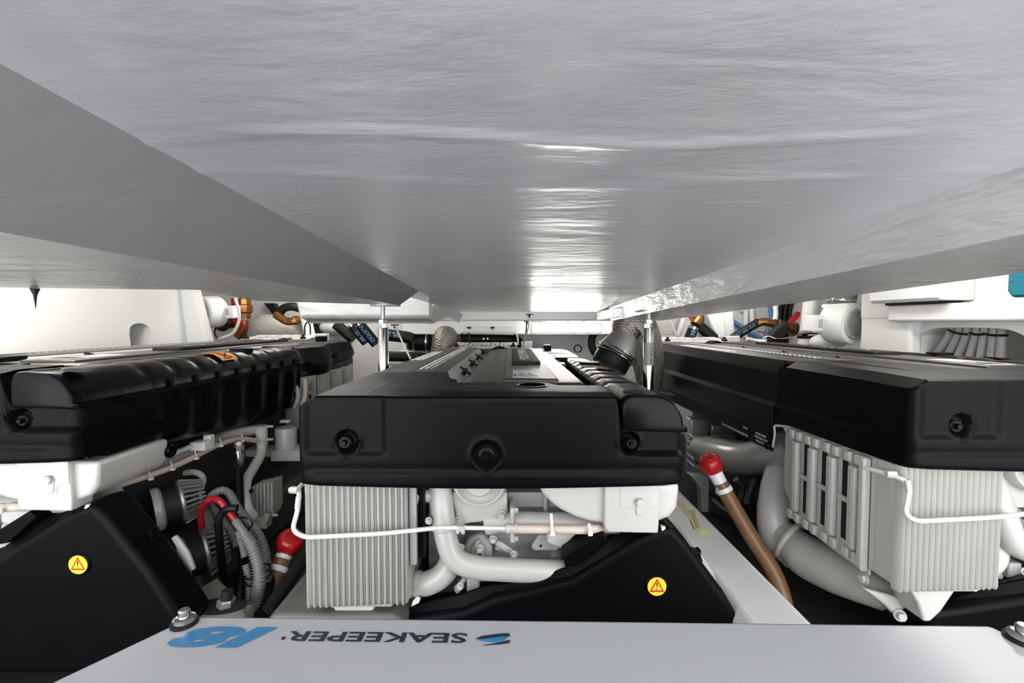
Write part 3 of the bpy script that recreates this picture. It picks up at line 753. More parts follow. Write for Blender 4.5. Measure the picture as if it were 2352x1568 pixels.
# side casing seen on the starboard engine: end plates, bars, bosses, slots
XS = X0 + .012
g = G(); g.prism([(XS + .004, y, z) for y, z in ((1.255, .40), (1.255, .75), (1.37, .75), (1.37, .40))], (-.012, 0, 0))
E.part('side_plate', g, M['paint'], parent=hx, bevel=.005)
g = G().prism([(XS + .004, y, z) for y, z in ((1.37, .375), (1.37, .75), (1.79, .75), (1.815, .74), (1.82, .50), (1.79, .46), (1.74, .40), (1.70, .385), (1.5, .375))], (-.006, 0, 0))
E.part('side_plate', g, M['paint'], parent=hx, bevel=.003)
g = G().prism([(XS - .004, y, z) for y, z in ((1.285, .42), (1.285, .74), (1.30, .75), (1.345, .75), (1.345, .42), (1.32, .405))], (-.006, 0, 0))
E.part('cover_pad', g, M['paint'], parent=hx, bevel=.006, seg=3)
for i, Yk in enumerate((1.725, 1.63, 1.53, 1.43)):
    gk = G().prism([(XS - .002, Yk - .018, z) for z in (.43, .70)] + [(XS - .002, Yk + .018, z) for z in (.70, .43)], (-.022, 0, 0))
    b_ = E.part('bar', gk, M['paint'], parent=hx, bevel=.008, seg=3)
    E.part('bar_groove', G().bb(XS - .0255, XS - .0235, Yk - .004, Yk + .004, .44, .69), M['paint_d'], parent=hx)
    for z in (.725, .410):
        gb = G()
        for dy in (-.02, .022): gb.box((XS - .010, Yk + dy, z), (.028, .030, .036))
        E.part('boss', gb, M['paint'], parent=hx, bevel=.008, seg=3)
for i, Yk in enumerate((1.678, 1.580, 1.480)):
    E.part('slot', G().bb(XS - .0045, XS - .0025, Yk - .012, Yk + .012, .44, .70), M['hole'], parent=hx)
    E.part('cross_tie', G().bb(XS - .010, XS - .002, Yk - .03, Yk + .03, .565, .583), M['paint'], parent=hx, bevel=.002)
E.part('end_bar', G().prism([(XS - .002, 1.372, .385), (XS - .002, 1.372, .74), (XS - .002, 1.396, .745), (XS - .002, 1.396, .40)], (-.026, 0, 0)), M['paint'], parent=hx, bevel=.006)
E.part('hex_bolt', G().hexhead((XS - .004, 1.79, .735), (-1, 0, 0), .013, .014), M['paint'], parent=hx, smooth=25)
E.part('hex_bolt', G().hexhead((XS - .004, 1.385, .36), (-1, 0, 0), .012, .014), M['paint'], parent=hx, smooth=25)
E.part('seat_bracket', G().prism([(X0 + .05, 1.28, HZ0 + .01), (X0 + .20, 1.28, HZ0 + .01), (X0 + .15, 1.28, HZ0 - .07), (X0 + .12, 1.28, HZ0 - .10), (X0 + .10, 1.28, HZ0 - .10), (X0 + .085, 1.28, HZ0 - .05)], (0, .10, 0)).bb(X0 + .03, X0 + .24, 1.27, 1.5, HZ0 - .006, HZ0 + .012), M['paint'], bevel=.006)
# mounting strips between exchanger and pipes
E.part('mount_strip', G().bb(at(941, 1200, 1.29).x, at(957, 1200, 1.29).x, 1.285, 1.30, .50, .77), M['rail'], bevel=.002)
gk = G()
for px in (963, 969, 975): gk.bb(at(px - 2, 1200, 1.34).x, at(px + 2, 1200, 1.34).x, 1.33, 1.36, .50, .77)
E.part('cooler_fin', gk, M['rubber'])
# ---- pipes at the front
def c_(px, py, Y): return at(px, py, Y)
up_path = cr([c_(1012, 1118, 1.38), c_(1014, 1160, 1.36), c_(1020, 1200, 1.345), c_(1026, 1240, 1.335), c_(1045, 1283, 1.33), c_(1090, 1302, 1.33), c_(1150, 1307, 1.335), c_(1230, 1311, 1.345), c_(1296, 1312, 1.36)], 6)
rr = []
for q in up_path:
    t_ = (q.z - .55) / .2; rr.append(lerp(.0335, .0385, max(0, min(1, t_))))
E.part('coolant_pipe', G().tube(up_path, rr, 24), M['paint'], smooth=60)
E.part('pipe_joint', G().lathe([(.041, -.004), (.043, -.002), (.043, .006), (.041, .009)], c_(1022, 1207, 1.344), (-.1, 0, 1), 28), M['paint'])
E.part('pipe_stub', G().tube(cr([c_(930, 1140, 1.36), c_(965, 1138, 1.36), c_(995, 1142, 1.37), c_(1012, 1165, 1.37)], 5), .020, 16), M['paint'], smooth=60)
el = cr([c_(925, 1341, 1.37), c_(955, 1341, 1.36), c_(985, 1338, 1.355), c_(1018, 1318, 1.36), c_(1036, 1285, 1.375), c_(1042, 1250, 1.40)], 6)
ep = E.part('elbow_hose', G().tube(el, .0355, 24), M['paint'], smooth=60)
gk = G()
for px in (944, 961): gk.lathe([(.0375, -.007), (.0385, -.006), (.0385, .006), (.0375, .007)], c_(px, 1341, 1.36), (1, 0, .05), 28)
E.part('hose_clamp', gk, M['paint'], parent=ep)
E.part('clamp_tail', G().prism([c_(958, 1370, 1.315), c_(966, 1374, 1.315), c_(962, 1385, 1.315), c_(944, 1394, 1.315), c_(948, 1380, 1.315)], (0, .006, 0)), M['white'], parent=ep, bevel=.002)
for px, py in ((953, 1150), (985, 1195), (1057, 1345)):
    E.part('clamp_screw', G().hexhead(c_(px, py, 1.32), (0, -1, .1), .0075, .014), M['paint'], smooth=25)
E.part('clamp_ring', G().torus(c_(953, 1143, 1.322), (0, 1, 0), .010, .003, 20, 6), M['paint'])
# thin tube across the exchanger and the beige hose it feeds
tp_ = bend([c_(700, 1108, 1.34), c_(686, 1118, 1.29), c_(687, 1140, 1.235), c_(684, 1170, 1.225), c_(671, 1218, 1.22), c_(700, 1234, 1.22), c_(880, 1225, 1.222), c_(965, 1216, 1.232), c_(1010, 1211, 1.25), c_(1170, 1213, 1.275)], .045, 8)
E.part('coolant_tube', G().tube(tp_, .0062, 14), M['whitehose'], smooth=60)
E.part('tube_nut', G().lathe([(.010, 0), (.010, .02), (.008, .024)], c_(684, 1125, 1.255), (-1, .1, 0), 6), M['paint'])
E.part('tube_sleeve', G().rod(c_(686, 1140, 1.232), c_(683, 1168, 1.224), .0075, 14), M['paint'])
for px0, px1, r in ((1154, 1166, .0105), (1163, 1171, .0145), (1171, 1187, .0125), (1182, 1187, .0145)):
    E.part('hose_union', G().rod(c_(px0, 1213, 1.277), c_(px1, 1213.5, 1.277), r, 20), M['paint'])
hs = cr([c_(1186, 1214, 1.278), c_(1260, 1215, 1.28), c_(1330, 1216, 1.282), c_(1365, 1214, 1.29), c_(1395, 1208, 1.33)], 6)
bh = E.part('feed_hose', G().tube(hs, [.0125] * (len(hs) - 8) + [.0125 - .0006 * i for i in range(8)], 16), M['beige'], smooth=60)
gk = G().box(c_(1057, 1212, 1.262), (.024, .024, .018)).box(c_(1052, 1218, 1.257), (.01, .02, .016)).box(c_(1064, 1217, 1.257), (.01, .02, .02))
E.part('tube_clamp', gk, M['paint'], bevel=.004)
for px, py0, py1 in ((1267, 1180, 1222), (1354, 1203, 1222)):
    gk = G().bar(c_(px - 1, py0, 1.262), c_(px + 1.5, py1, 1.262), .0075, .003, (0, -1, 0)).bar(c_(px - 1, py0, 1.262), c_(px - 1, py0, 1.34), .0075, .003)
    gk.box(c_(px + 2, py1 + 3, 1.262), (.013, .008, .012))
    E.part('zip_tie', gk, M['white'], parent=bh, bevel=.001)
# horizontal water pipe with its flange
E.part('water_pipe', G().tube([c_(1120, 1197, 1.40), c_(1180, 1196, 1.38), c_(1300, 1199, 1.37), c_(1420, 1204, 1.37)], [.040, .0285, .0285, .0285], 24), M['paint'], smooth=60)
E.part('pipe_flange', G().bb(c_(1172, 1200, 1.35).x, c_(1181, 1200, 1.35).x, 1.335, 1.42, c_(1172, 1242, 1.35).z, c_(1172, 1162, 1.35).z), M['paint'], bevel=.004)
E.part('flange_bolt', G().hexhead(c_(1181, 1171, 1.35), (1, 0, 0), .0085, .012).hexhead(c_(1181, 1236, 1.35), (1, 0, 0), .0085, .012), M['paint'], smooth=25)
# thermostat bowl with flange
bc = c_(1102, 1098, 1.36)
def bowl(r0, r1, y0_, y1_, n=28):
    gk = G(); rings_ = []
    for r, y in ((r0, y0_), (r0 - .004, y0_ - .006), (r1, y1_), (.001, y1_)):
        rings_.append([Vector((bc.x + r * math.cos(2 * math.pi * k / n), y, bc.z + r * 1.08 * math.sin(2 * math.pi * k / n))) for k in range(n)])
    return gk.loft(rings_, caps=False)
gk = G(); n = 40; ro = []
E.part('thermostat_housing', G().lathe([(.084, .06), (.084, 0), (.078, -.012), (.071, -.014), (.069, -.006), (.060, .004), (.050, -.002), (.046, -.02), (.040, -.028), (.001, -.030)], bc + Vector((0, -.01, 0)), (0, 1, 0), 40), M['paint'], smooth=45)
E.part('housing_flange', G().prism([c_(1046, 1180, 1.37), c_(1042, 1204, 1.37), c_(1058, 1208, 1.37), c_(1076, 1202, 1.37), c_(1132, 1196, 1.37), c_(1160, 1190, 1.37), c_(1166, 1172, 1.37), c_(1164, 1130, 1.37), c_(1040, 1130, 1.37), c_(1038, 1150, 1.37)], (0, .05, 0)), M['paint'], bevel=.006, seg=3)
for px, py in ((1055, 1195), (1152, 1182)):
    E.part('hex_bolt', G().hexhead(c_(px, py, 1.368), (0, -1, 0), .0105, .018), M['paint'], smooth=25)
# ---- timing cover and block behind
def tcv(u, v):
    px, py = lerp(985, 1420, u), lerp(1420, 1110, v)
    q = c_(px, py, 1.50); q.y += .022 * noise.noise(Vector((px * .012, py * .014, 1))) + .010 * noise.noise(Vector((px * .04, py * .04, 7))) - .03 * math.exp(-((px - 1210) / 60) ** 2 - ((py - 1250) / 50) ** 2)
    return q
E.part('timing_cover', G().grid(tcv, 70, 50), M['paint_d'], smooth=60)
E.part('cylinder_block', G().bb(-.26, .30, 1.56, 3.55, .34, .90).bb(-.20, .24, 1.62, 3.5, .18, .36).bb(-.36, -.25, 1.95, 3.5, .66, .88), M['block'], bevel=.02)
E.part('crossbar', G().bb(c_(1165, 1140, 1.44).x, c_(1300, 1140, 1.44).x, 1.43, 1.46, c_(1176, 1162, 1.44).z, c_(1176, 1128, 1.44).z), M['rail'], bevel=.003)
E.part('upright_tube', G().rod(c_(1254, 1120, 1.42), c_(1253, 1182, 1.42), .007, 10), M['rail'])
pts = [(1066, 1300), (1064, 1262), (1072, 1240), (1090, 1232), (1112, 1226), (1124, 1238), (1130, 1262), (1132, 1300)]
E.part('pump_casting', G().prism([c_(a, b, 1.40) for a, b in pts], (0, .09, 0)), M['rail'], bevel=.014, seg=3)
E.part('casting_rib', G().prism([c_(a, b, 1.385) for a, b in ((1080, 1296), (1082, 1262), (1094, 1242), (1102, 1240), (1096, 1262), (1092, 1296))], (0, .03, 0)), M['rail'], bevel=.004)
E.part('slotted_lug', G().prism([c_(a, b, 1.38) for a, b in ((1090, 1282), (1094, 1258), (1098, 1251), (1106, 1251), (1111, 1260), (1110, 1282), (1106, 1276), (1102, 1268), (1097, 1276))], (0, .02, 0)), M['paint'], bevel=.003)
for px, py in ((1102, 1259), (1133, 1237), (1180, 1272), (1052, 1350)):
    E.part('hex_bolt', G().hexhead(c_(px, py, 1.385), (0, -1, .05), .0085, .018), M['paint'], smooth=25)
E.part('link_arm', G().bar(c_(1140, 1244, 1.41), c_(1176, 1268, 1.41), .020, .016, (0, -1, 0)).bar(c_(1137, 1258, 1.42), c_(1172, 1266, 1.42), .014, .012, (0, -1, 0)), M['paint'], bevel=.005)
pl_ = [(1221, 1254), (1222, 1262), (1230, 1265), (1280, 1265), (1287, 1258), (1286, 1250), (1266, 1228), (1238, 1228)]
E.part('lift_plate', G().prism([c_(a, b, 1.40) for a, b in pl_], (0, .014, 0)), M['rail'], bevel=.004)
E.part('plate_hole', G().lathe([(.0042, 0), (.0042, .001)], c_(1242, 1253, 1.3985), (0, -1, 0), 14), M['hole'])
E.part('casting_boss', G().lathe([(.030, .04), (.018, 0), (.012, -.004), (.010, .004), (.001, .004)], c_(1278, 1284, 1.44), (0, 1, 0), 20), M['paint_d'])
E.part('casting_boss', G().lathe([(.026, .04), (.014, 0), (.010, -.004), (.001, -.004)], c_(1332, 1236, 1.43), (0, 1, 0), 20), M['paint_d'])
E.part('sump_bracket', G().bb(c_(1072, 1350, 1.37).x, c_(1102, 1350, 1.37).x, 1.37, 1.42, c_(1072, 1372, 1.37).z, c_(1072, 1326, 1.37).z).bar(c_(1050, 1350, 1.39), c_(1070, 1325, 1.39), .016, .012, (0, -1, 0)), M['paint'], bevel=.006)
# ---- white belt housing at right, half hidden by the cover
arc = [(1236, 1112), (1245, 1132), (1262, 1152), (1288, 1172), (1320, 1188), (1352, 1198), (1390, 1204), (1500, 1204), (1540, 1188), (1556, 1166), (1562, 1112)]
bh2 = E.part('belt_housing', G().prism([c_(a, b, 1.285) for a, b in arc], (0, .27, 0)), M['paint'], bevel=.012, seg=3)
E.part('tension_box', G().prism([c_(a, b, 1.268) for a, b in ((1390, 1112), (1388, 1205), (1390, 1216), (1398, 1223), (1512, 1225), (1514, 1203), (1512, 1112))], (0, .07, 0)), M['paint'], parent=bh2, bevel=.005, seg=3)
E.part('box_panel', G().prism([c_(a, b, 1.2665) for a, b in ((1424, 1112), (1424, 1166), (1460, 1168), (1462, 1184), (1482, 1186), (1486, 1166), (1512, 1164), (1512, 1112))], (0, .004, 0)), M['paint'], parent=bh2, bevel=.0015)
E.part('box_slot', G().prism([c_(a, b, 1.2635) for a, b in ((1461, 1150), (1461, 1178), (1465, 1184), (1475, 1184), (1479, 1178), (1479, 1150))], (0, .006, 0)), M['paint'], parent=bh2, bevel=.002)
E.part('hex_plug', G().lathe([(.0125, 0), (.0125, .006), (.011, .008)], c_(1470, 1153, 1.262), (0, -1, 0), 6), M['paint'], parent=bh2, smooth=25)
E.part('hex_plug', G().lathe([(.011, 0), (.011, .012)], c_(1517, 1214, 1.30), (1, 0, 0), 6), M['paint'], parent=bh2, smooth=25)
# bolts and studs to the right of the housing (seen on the port engine)
for px, py, Y, r in ((128, 1141, 1.32, .012), (180, 1135, 1.36, .014)):
    E.part('hex_bolt', G().rod(atL(px - 24, py + 3, Y + .02), atL(px - 6, py, Y), r * 1.3, 16).hexhead(atL(px - 6, py, Y), (1, -.6, 0), r, .02), M['paint'], smooth=25)
E.part('lower_bracket', G().prism([atL(a, b, 1.36) for a, b in ((0, 1150), (60, 1160), (70, 1178), (52, 1195), (40, 1215), (0, 1200))], (0, .05, 0)), M['paint'], bevel=.006)
# ---- black belt guard
ridge = [(820, 1440), (1000, 1412), (1061, 1403), (1135, 1372), (1223, 1354), (1315, 1331), (1398, 1280), (1465, 1238), (1510, 1216)]
contour = [(820, 1432), (1000, 1375), (1061, 1362), (1116, 1343), (1214, 1331), (1297, 1302), (1383, 1240), (1440, 1222), (1516, 1205)]
face = ridge + [(1545, 1206), (1576, 1240), (1612, 1290), (1667, 1363), (1704, 1427), (1735, 1475), (1740, 1600), (820, 1600)]
g = G().prism([c_(a, b, 1.285) for a, b in face], (0, .125, 0))
gd = E.part('belt_guard', g, M['plastic'], bevel=.022, seg=5, smooth=60, label='black plastic belt guard with yellow warning sticker')
top_in = [(a, b + 14) for a, b in ridge]
rg = []
for (a, b), (c, d) in zip(contour, top_in):
    rg.append([c_(a, b, 1.41), c_(a, b, 1.325), c_(c, d, 1.290), c_(c, d + 20, 1.41)])
E.part('guard_flange', G().loft(rg), M['plastic'], parent=gd, bevel=.004, smooth=40)
g = G().prism([c_(a, b, 1.30) for a, b in ((1294, 1276), (1337, 1250), (1384, 1222), (1397, 1240), (1330, 1296), (1298, 1302))], (0, .1, 0))
E.part('guard_flange', g, M['plastic'], parent=gd, bevel=.004)
E.part('guard_clip', G().prism([c_(a, b, 1.35) for a, b in ((1586, 1262), (1604, 1268), (1612, 1264), (1610, 1276), (1616, 1292), (1596, 1284))], (0, .03, 0)), M['plastic'], parent=gd, bevel=.003)
sc_ = c_(1508, 1345, 1.283)
E.part('sticker_rim', G().lathe([(.033, 0), (.030, .003), (.028, .003)], sc_, (0, -1, 0), 32), M['plastic'], parent=gd)
E.part('warning_sticker', G().lathe([(.0272, .0030), (.0272, .0040), (.001, .0040)], sc_, (0, -1, 0), 32), M['yellow'], parent=gd, label='round yellow warning sticker')
def tri(s, y): return [sc_ + Vector((s * x, y, s * z)) for x, z in ((0, 1.05), (-.95, -.68), (.95, -.68))]
gk = G(); A, B = tri(.0225, -.0042), tri(.0155, -.0042)
for i in range(3):
    j = (i + 1) % 3; gk.prism([A[i], A[j], B[j], B[i]], (0, -.0006, 0))
E.part('warning_triangle', gk, M['signred'], parent=gd, smooth=0)
E.part('exclamation_mark', G().prism([sc_ + Vector((x, -.0042, z)) for x, z in ((-.0018, .011), (.0018, .011), (.0010, -.002), (-.0010, -.002))], (0, -.0006, 0)).lathe([(.0017, 0), (.0017, .0006)], sc_ + Vector((0, -.0042, -.0065)), (0, -1, 0), 10), M['ink'], parent=gd, smooth=0)
q = atL(331, 1209, 1.39)
E.part('guard_bolt', G().lathe([(.016, 0), (.015, .006), (.010, .008), (.004, .0085)], q + Vector((.012, 0, 0)), (1, -.25, .1), 20), M['plastic_gloss'], parent=gd)
# ---- right-hand side of the engine (seen on the port engine): alternators, pipes, oil filters
def alternator(c, ax, R):
    x, y, z = frame(ax); c = Vector(c); L = .15
    al = E.part('alternator', G().lathe([(R * .80, 0), (R * .84, .01), (R * .84, L * .62), (R * .7, L * .70), (R * .25, L * .74)], c, ax, 32), M['bilge'], smooth=40)
    E.part('end_frame', G().lathe([(R * .86, L * .50), (R * 1.02, L * .52), (R * 1.04, L * .58), (R * .94, L * .62), (R * .86, L * .60)], c, ax, 36), M['zinc'], parent=al)
    E.part('end_cap', G().lathe([(R * .2, L * .9), (R * .62, L * .98), (R * .66, L * .94), (R * .62, L * .90)], c, ax, 32), M['zinc'], parent=al)
    gk = G(); n = 26
    for i in range(n):
        a = 2 * math.pi * i / n; d = x * math.cos(a) + y * math.sin(a)
        gk.bar(c + d * R * .98 + z * L * .56, c + d * R * .70 + z * L * 1.02, .007, .014, d)
    E.part('cooling_fin', gk, M['zinc'], parent=al, kind='stuff', label='cast ring of cooling fins')
    E.part('front_frame', G().lathe([(R * .84, .0), (R * 1.0, .0), (R * 1.0, .02), (R * .84, .03)], c, ax, 36), M['paint'], parent=al)
alternator(atL(352, 1172, 1.62), (.80, .75, .12), .078)
alternator(atL(408, 1290, 1.62), (.80, .75, .12), .086)
q = [atL(a, b, 1.41) for a, b in ((392, 1236), (402, 1230), (412, 1242), (432, 1270), (446, 1308), (438, 1312), (420, 1285))]
E.part('alternator_bracket', G().prism(q, (0, .012, 0)), M['paint_d'], bevel=.003)
# long hose bundle sloping up behind the cover
def tubeL(name, pts, r, m, n=12, **kw): return E.part(name, G().tube(cr([atL(*p) for p in pts], 7), r, n), m, smooth=60, **kw)
b1 = tubeL('fuel_hose', [(215, 1128, 1.50), (300, 1105, 1.56), (380, 1078, 1.66), (440, 1052, 1.76), (500, 1022, 1.90), (548, 1008, 2.02), (590, 1012, 2.12)], .0115, M['beige'], 14)
tubeL('rail_pipe', [(200, 1120, 1.56), (320, 1080, 1.66), (430, 1040, 1.82), (520, 1000, 2.02), (600, 985, 2.2)], .024, M['paint'], 18)
tubeL('harness_tube', [(300, 1062, 1.58), (345, 1052, 1.62), (400, 1040, 1.70), (450, 1020, 1.80)], .010, M['whitehose'])
gk = G().box(atL(462, 1022, 1.80), (.06, .05, .035)).box(atL(480, 1014, 1.84), (.03, .03, .06))
E.part('connector', gk, M['white'], bevel=.004)
for (a, b, Y) in ((345, 1090, 1.60), (395, 1068, 1.68), (450, 1043, 1.78), (507, 1014, 1.92), (556, 1003, 2.05)):
    gk = G().torus(atL(a, b, Y), (.75, .6, .22), .019, .0025, 20, 6).box(atL(a + 2, b + 9, Y - .02), (.013, .01, .009))
    E.part('zip_tie', gk, M['white'], parent=b1)
tubeL('breather_hose', [(398, 1092, 1.90), (440, 1084, 1.86), (462, 1092, 1.86), (465, 1110, 1.86), (450, 1135, 1.86), (425, 1160, 1.86)], .0128, M['whitehose'], 14)
tubeL('breather_hose', [(380, 1098, 1.95), (420, 1110, 1.92), (440, 1130, 1.92), (446, 1150, 1.92)], .0145, M['whitehose'], 14)
tubeL('drop_pipe', [(438, 1090, 2.02), (452, 1130, 2.0), (478, 1210, 1.97), (485, 1240, 1.95)], .028, M['paint'], 16)
# vertical drain pipe with rubber sleeve
E.part('drain_sleeve', G().tube([atL(600, 978, 2.16), atL(602, 1020, 2.16), atL(600, 1022, 2.16)], [.026, .026, .024], 18), M['whitehose'])
for py in (980, 1010): E.part('hose_clamp', G().lathe([(.028, -.006), (.028, .006)], atL(601, py, 2.16), (0, 0, 1), 20).lathe([(.006, 0), (.006, .03)], atL(613, py - 1, 2.14), (1, 0, 0), 8), M['paint'])
tubeL('drain_pipe', [(601, 1020, 2.16), (598, 1045, 2.12), (582, 1075, 2.02), (566, 1105, 1.94), (564, 1140, 1.90), (570, 1170, 1.88), (582, 1185, 1.90)], .021, M['whitehose'], 18)
E.part('zip_tie', G().torus(atL(566, 1128, 1.915), (.1, -.2, 1), .023, .003, 22, 6).box(atL(577, 1127, 1.89), (.014, .01, .012)), M['rubber'])
# oil filters and the white filter head
for i, Yk in enumerate((2.78, 3.0, 3.22, 3.44)):
    o_ = Vector((.365, Yk, .50)); R_ = .088
    of = E.part('oil_filter', G().lathe([(R_ * .6, -.012), (R_ * .93, -.004), (R_, .02), (R_, .30), (R_ * .96, .31)], o_, (0, 0, 1), 32), M['paint'], smooth=50)
    if i == 0:
        for k, (s, dz, w_) in enumerate((('VOLVO', .252, .062), ('PENTA', .226, .062))):
            E.part('filter_lettering', text_round(s, o_ + Vector((0, 0, dz)), o_ + Vector((0, 0, dz + .1)), R_, .022, w_, 0, (.72, -.70, 0), bold=.03) if 0 else G().add(*(lambda vs, fs: ([o_ + Vector((math.cos(a) * (R_ + .0008), math.sin(a) * (R_ + .0008), dz + zz)) for a, zz in vs], fs))(*(lambda V, Fs: ([(-.95 + (v.x - min(u.x for u in V)) / (max(u.x for u in V) - min(u.x for u in V)) * w_ / R_, (v.y - min(u.y for u in V)) / (max(u.y for u in V) - min(u.y for u in V)) * .020) for v in V], Fs))(*text_pts(s, bold=.03)))), M['ink'], parent=of, smooth=0)
        E.part('filter_print', G().grid(lambda u, v: o_ + Vector((math.cos(-.6 + u * .2) * (R_ + .0008), math.sin(-.6 + u * .2) * (R_ + .0008), .15 + v * .05)), 6, 1), M['ink'], parent=of)
    else:
        gk = G()
        for kk in range(5): gk.add([o_ + Vector((math.cos(a) * (R_ + .0008), math.sin(a) * (R_ + .0008), z)) for a, z in ((-.9, .10 + kk * .025), (-.4, .10 + kk * .025), (-.4, .104 + kk * .025), (-.9, .104 + kk * .025))], [(0, 1, 2, 3)])
        E.part('filter_print', gk, M['tape'], parent=of)
    E.part('filter_edge', G().rod(o_ + Vector((R_ * .75, R_ * .75, 0)), o_ + Vector((R_ * .75, R_ * .75, .32)), .006, 8), M['steel'], parent=of)
E.part('filter_head', G().bb(.27, .42, 2.68, 3.56, .815, .86), M['block'], bevel=.01)
tubeL('filter_hose', [(700, 872, 2.62), (702, 890, 2.60), (700, 912, 2.58), (694, 935, 2.55)], .013, M['beige'], 12)
tubeL('filter_hose', [(676, 880, 2.56), (684, 898, 2.54), (684, 915, 2.54), (676, 935, 2.54)], .012, M['paint_d'], 12)
# white canister and base plate in the gap
E.part('canister', G().lathe([(.052, 0), (.052, .105), (.048, .115)], atL(657, 1028, 2.30) + Vector((0, 0, -.01)), (0, 0, 1), 28), M['paint'])
E.part('canister_cap', G().box(atL(656, 967, 2.30), (.05, .03, .014)), M['paint'], bevel=.004)
E.part('canister_base', G().bb(*(lambda a, b: (a.x, b.x, 2.24, 2.36, b.z, a.z))(atL(630, 1030, 2.28), atL(700, 1054, 2.28))), M['paint'], bevel=.004)
E.part('support_beam', G().bb(*(lambda a, b: (a.x, b.x, 2.30, 2.40, b.z, a.z))(atL(540, 1036, 2.28), atL(690, 1052, 2.28))), M['paint_d'], bevel=.004)
# finned control unit
fu = atL(600, 1150, 2.0)
cu = E.part('finned_unit', G().prism([atL(a, b, 2.02) for a, b in ((578, 1120), (620, 1108), (628, 1180), (610, 1205), (584, 1212))], (0, .08, 0)), M['paint'], bevel=.005)
for i in range(6):
    a = 578 + i * 8.6; gk = G().prism([atL(a, 1118 - i * 2, 1.965 + .01 * i), atL(a + 4.4, 1116 - i * 2, 1.965 + .01 * i), atL(a + 5.6, 1188 - i * 3, 1.965 + .01 * i), atL(a + 1.2, 1190 - i * 3, 1.965 + .01 * i)], (0, .09, 0))
    E.part('fin', gk, M['paint'], parent=cu, bevel=.002)
E.part('unit_foot', G().box(atL(600, 1196, 1.99), (.07, .05, .05)).rod(atL(612, 1180, 1.97), atL(612, 1196, 1.97), .012, 10).rod(atL(625, 1183, 2.0), atL(638, 1183, 2.0), .007, 8), M['paint'], parent=cu, bevel=.003)
# ---- left-hand side (seen on the starboard engine): exhaust elbow, manifold, castings
def tubeR(name, pts, r, m, n=20, **kw):
    path = cr([atR(*p) for p in pts], 7)
    if isinstance(r, (list, tuple)):
        k = len(path); r = [lerp(r[min(int(i / (k - 1) * (len(r) - 1)), len(r) - 2)], r[min(int(i / (k - 1) * (len(r) - 1)), len(r) - 2) + 1], i / (k - 1) * (len(r) - 1) - min(int(i / (k - 1) * (len(r) - 1)), len(r) - 2)) for i in range(k)]
    return E.part(name, G().tube(path, r, n), m, smooth=60, **kw)
tubeR('charge_pipe', [(1612, 1030, 2.78), (1640, 1036, 2.62), (1680, 1048, 2.42), (1725, 1052, 2.24), (1770, 1040, 2.05), (1830, 1022, 1.90)], [.078, .088, .092, .085, .076, .07], M['silver'], 28)
E.part('pipe_bead', G().torus(atR(1648, 1034, 2.60), (.35, -.9, -.1), .090, .010, 32, 10), M['silver'])
tubeR('outlet_duct', [(1800, 1050, 2.02), (1786, 1120, 1.96), (1776, 1185, 1.90), (1788, 1235, 1.86), (1830, 1270, 1.78)], [.058, .066, .062, .066, .07], M['paint'], 24)
tubeR('lower_duct', [(1795, 1225, 1.86), (1850, 1275, 1.74), (1920, 1310, 1.62), (2000, 1345, 1.50), (2095, 1385, 1.38)], [.060, .082, .080, .066, .05], M['paint'], 24)
E.part('duct_flange', G().torus(atR(1812, 1240, 1.82), (.55, -.75, -.4), .078, .012, 32, 10), M['paint'])
E.part('lower_support', G().prism([atR(a, b, 1.36) for a, b in ((1985, 1352), (2060, 1372), (2090, 1400), (2086, 1426), (2066, 1424), (2035, 1392))], (0, .04, 0)), M['paint'], bevel=.008)
E.part('hex_bolt', G().hexhead(atR(2066, 1412, 1.355), (-.3, -1, .2), .012, .02), M['paint'], smooth=25)
# pale castings glimpsed under the side panel
gk = G()
for a, b, w_, h_ in ((1600, 985, .10, .13), (1638, 990, .06, .09), (1670, 1004, .08, .06)):
    gk.box(atR(a, b, 2.9), (w_ * 1.18, .1, h_ * 1.18))
E.part('manifold_casting', gk, M['silver'], bevel=.01)
gk = G()
for k in range(5): gk.box(atR(1594, 1000 + 16 * k, 2.86), (.06, .12, .019))
E.part('finned_casting', gk, M['silver'], bevel=.003)
E.part('casting_web', G().prism([atR(a, b, 2.95) for a, b in ((1580, 960), (1650, 975), (1640, 1090), (1600, 1110), (1580, 1090))], (0, .05, 0)), M['silver'], bevel=.01)
E.part('support_post', G().prism([atR(a, b, 2.6) for a, b in ((1582, 1088), (1616, 1090), (1630, 1098), (1628, 1192), (1610, 1188), (1608, 1120))], (0, .05, 0)), M['silver'], bevel=.006)
for k, pts in enumerate(([(1690, 1100, 2.2), (1705, 1120, 2.2), (1700, 1150, 2.2)], [(1736, 1098, 2.15), (1722, 1130, 2.15), (1716, 1160, 2.12)], [(1640, 1150, 2.3), (1665, 1172, 2.2), (1700, 1190, 2.1)])):
    tubeR('bilge_pipe', pts, .016, M['block'], 10)
# engine copies
root = E.done(base=Vector((EC.x, 2.4, FL)))
root['label'] = 'middle engine with black covers behind the white gyro lettering'
root['category'] = 'engine'; root['group'] = 'three engines side by side'
e2 = copy_tree(root); e2.location = root.location + (EL - EC); e2['label'] = 'port engine at the left edge, its fluted black air filter side showing'
e3 = copy_tree(root); e3.location = root.location + (ER - EC); e3['label'] = 'starboard engine at the right edge, its perforated black side panel showing'
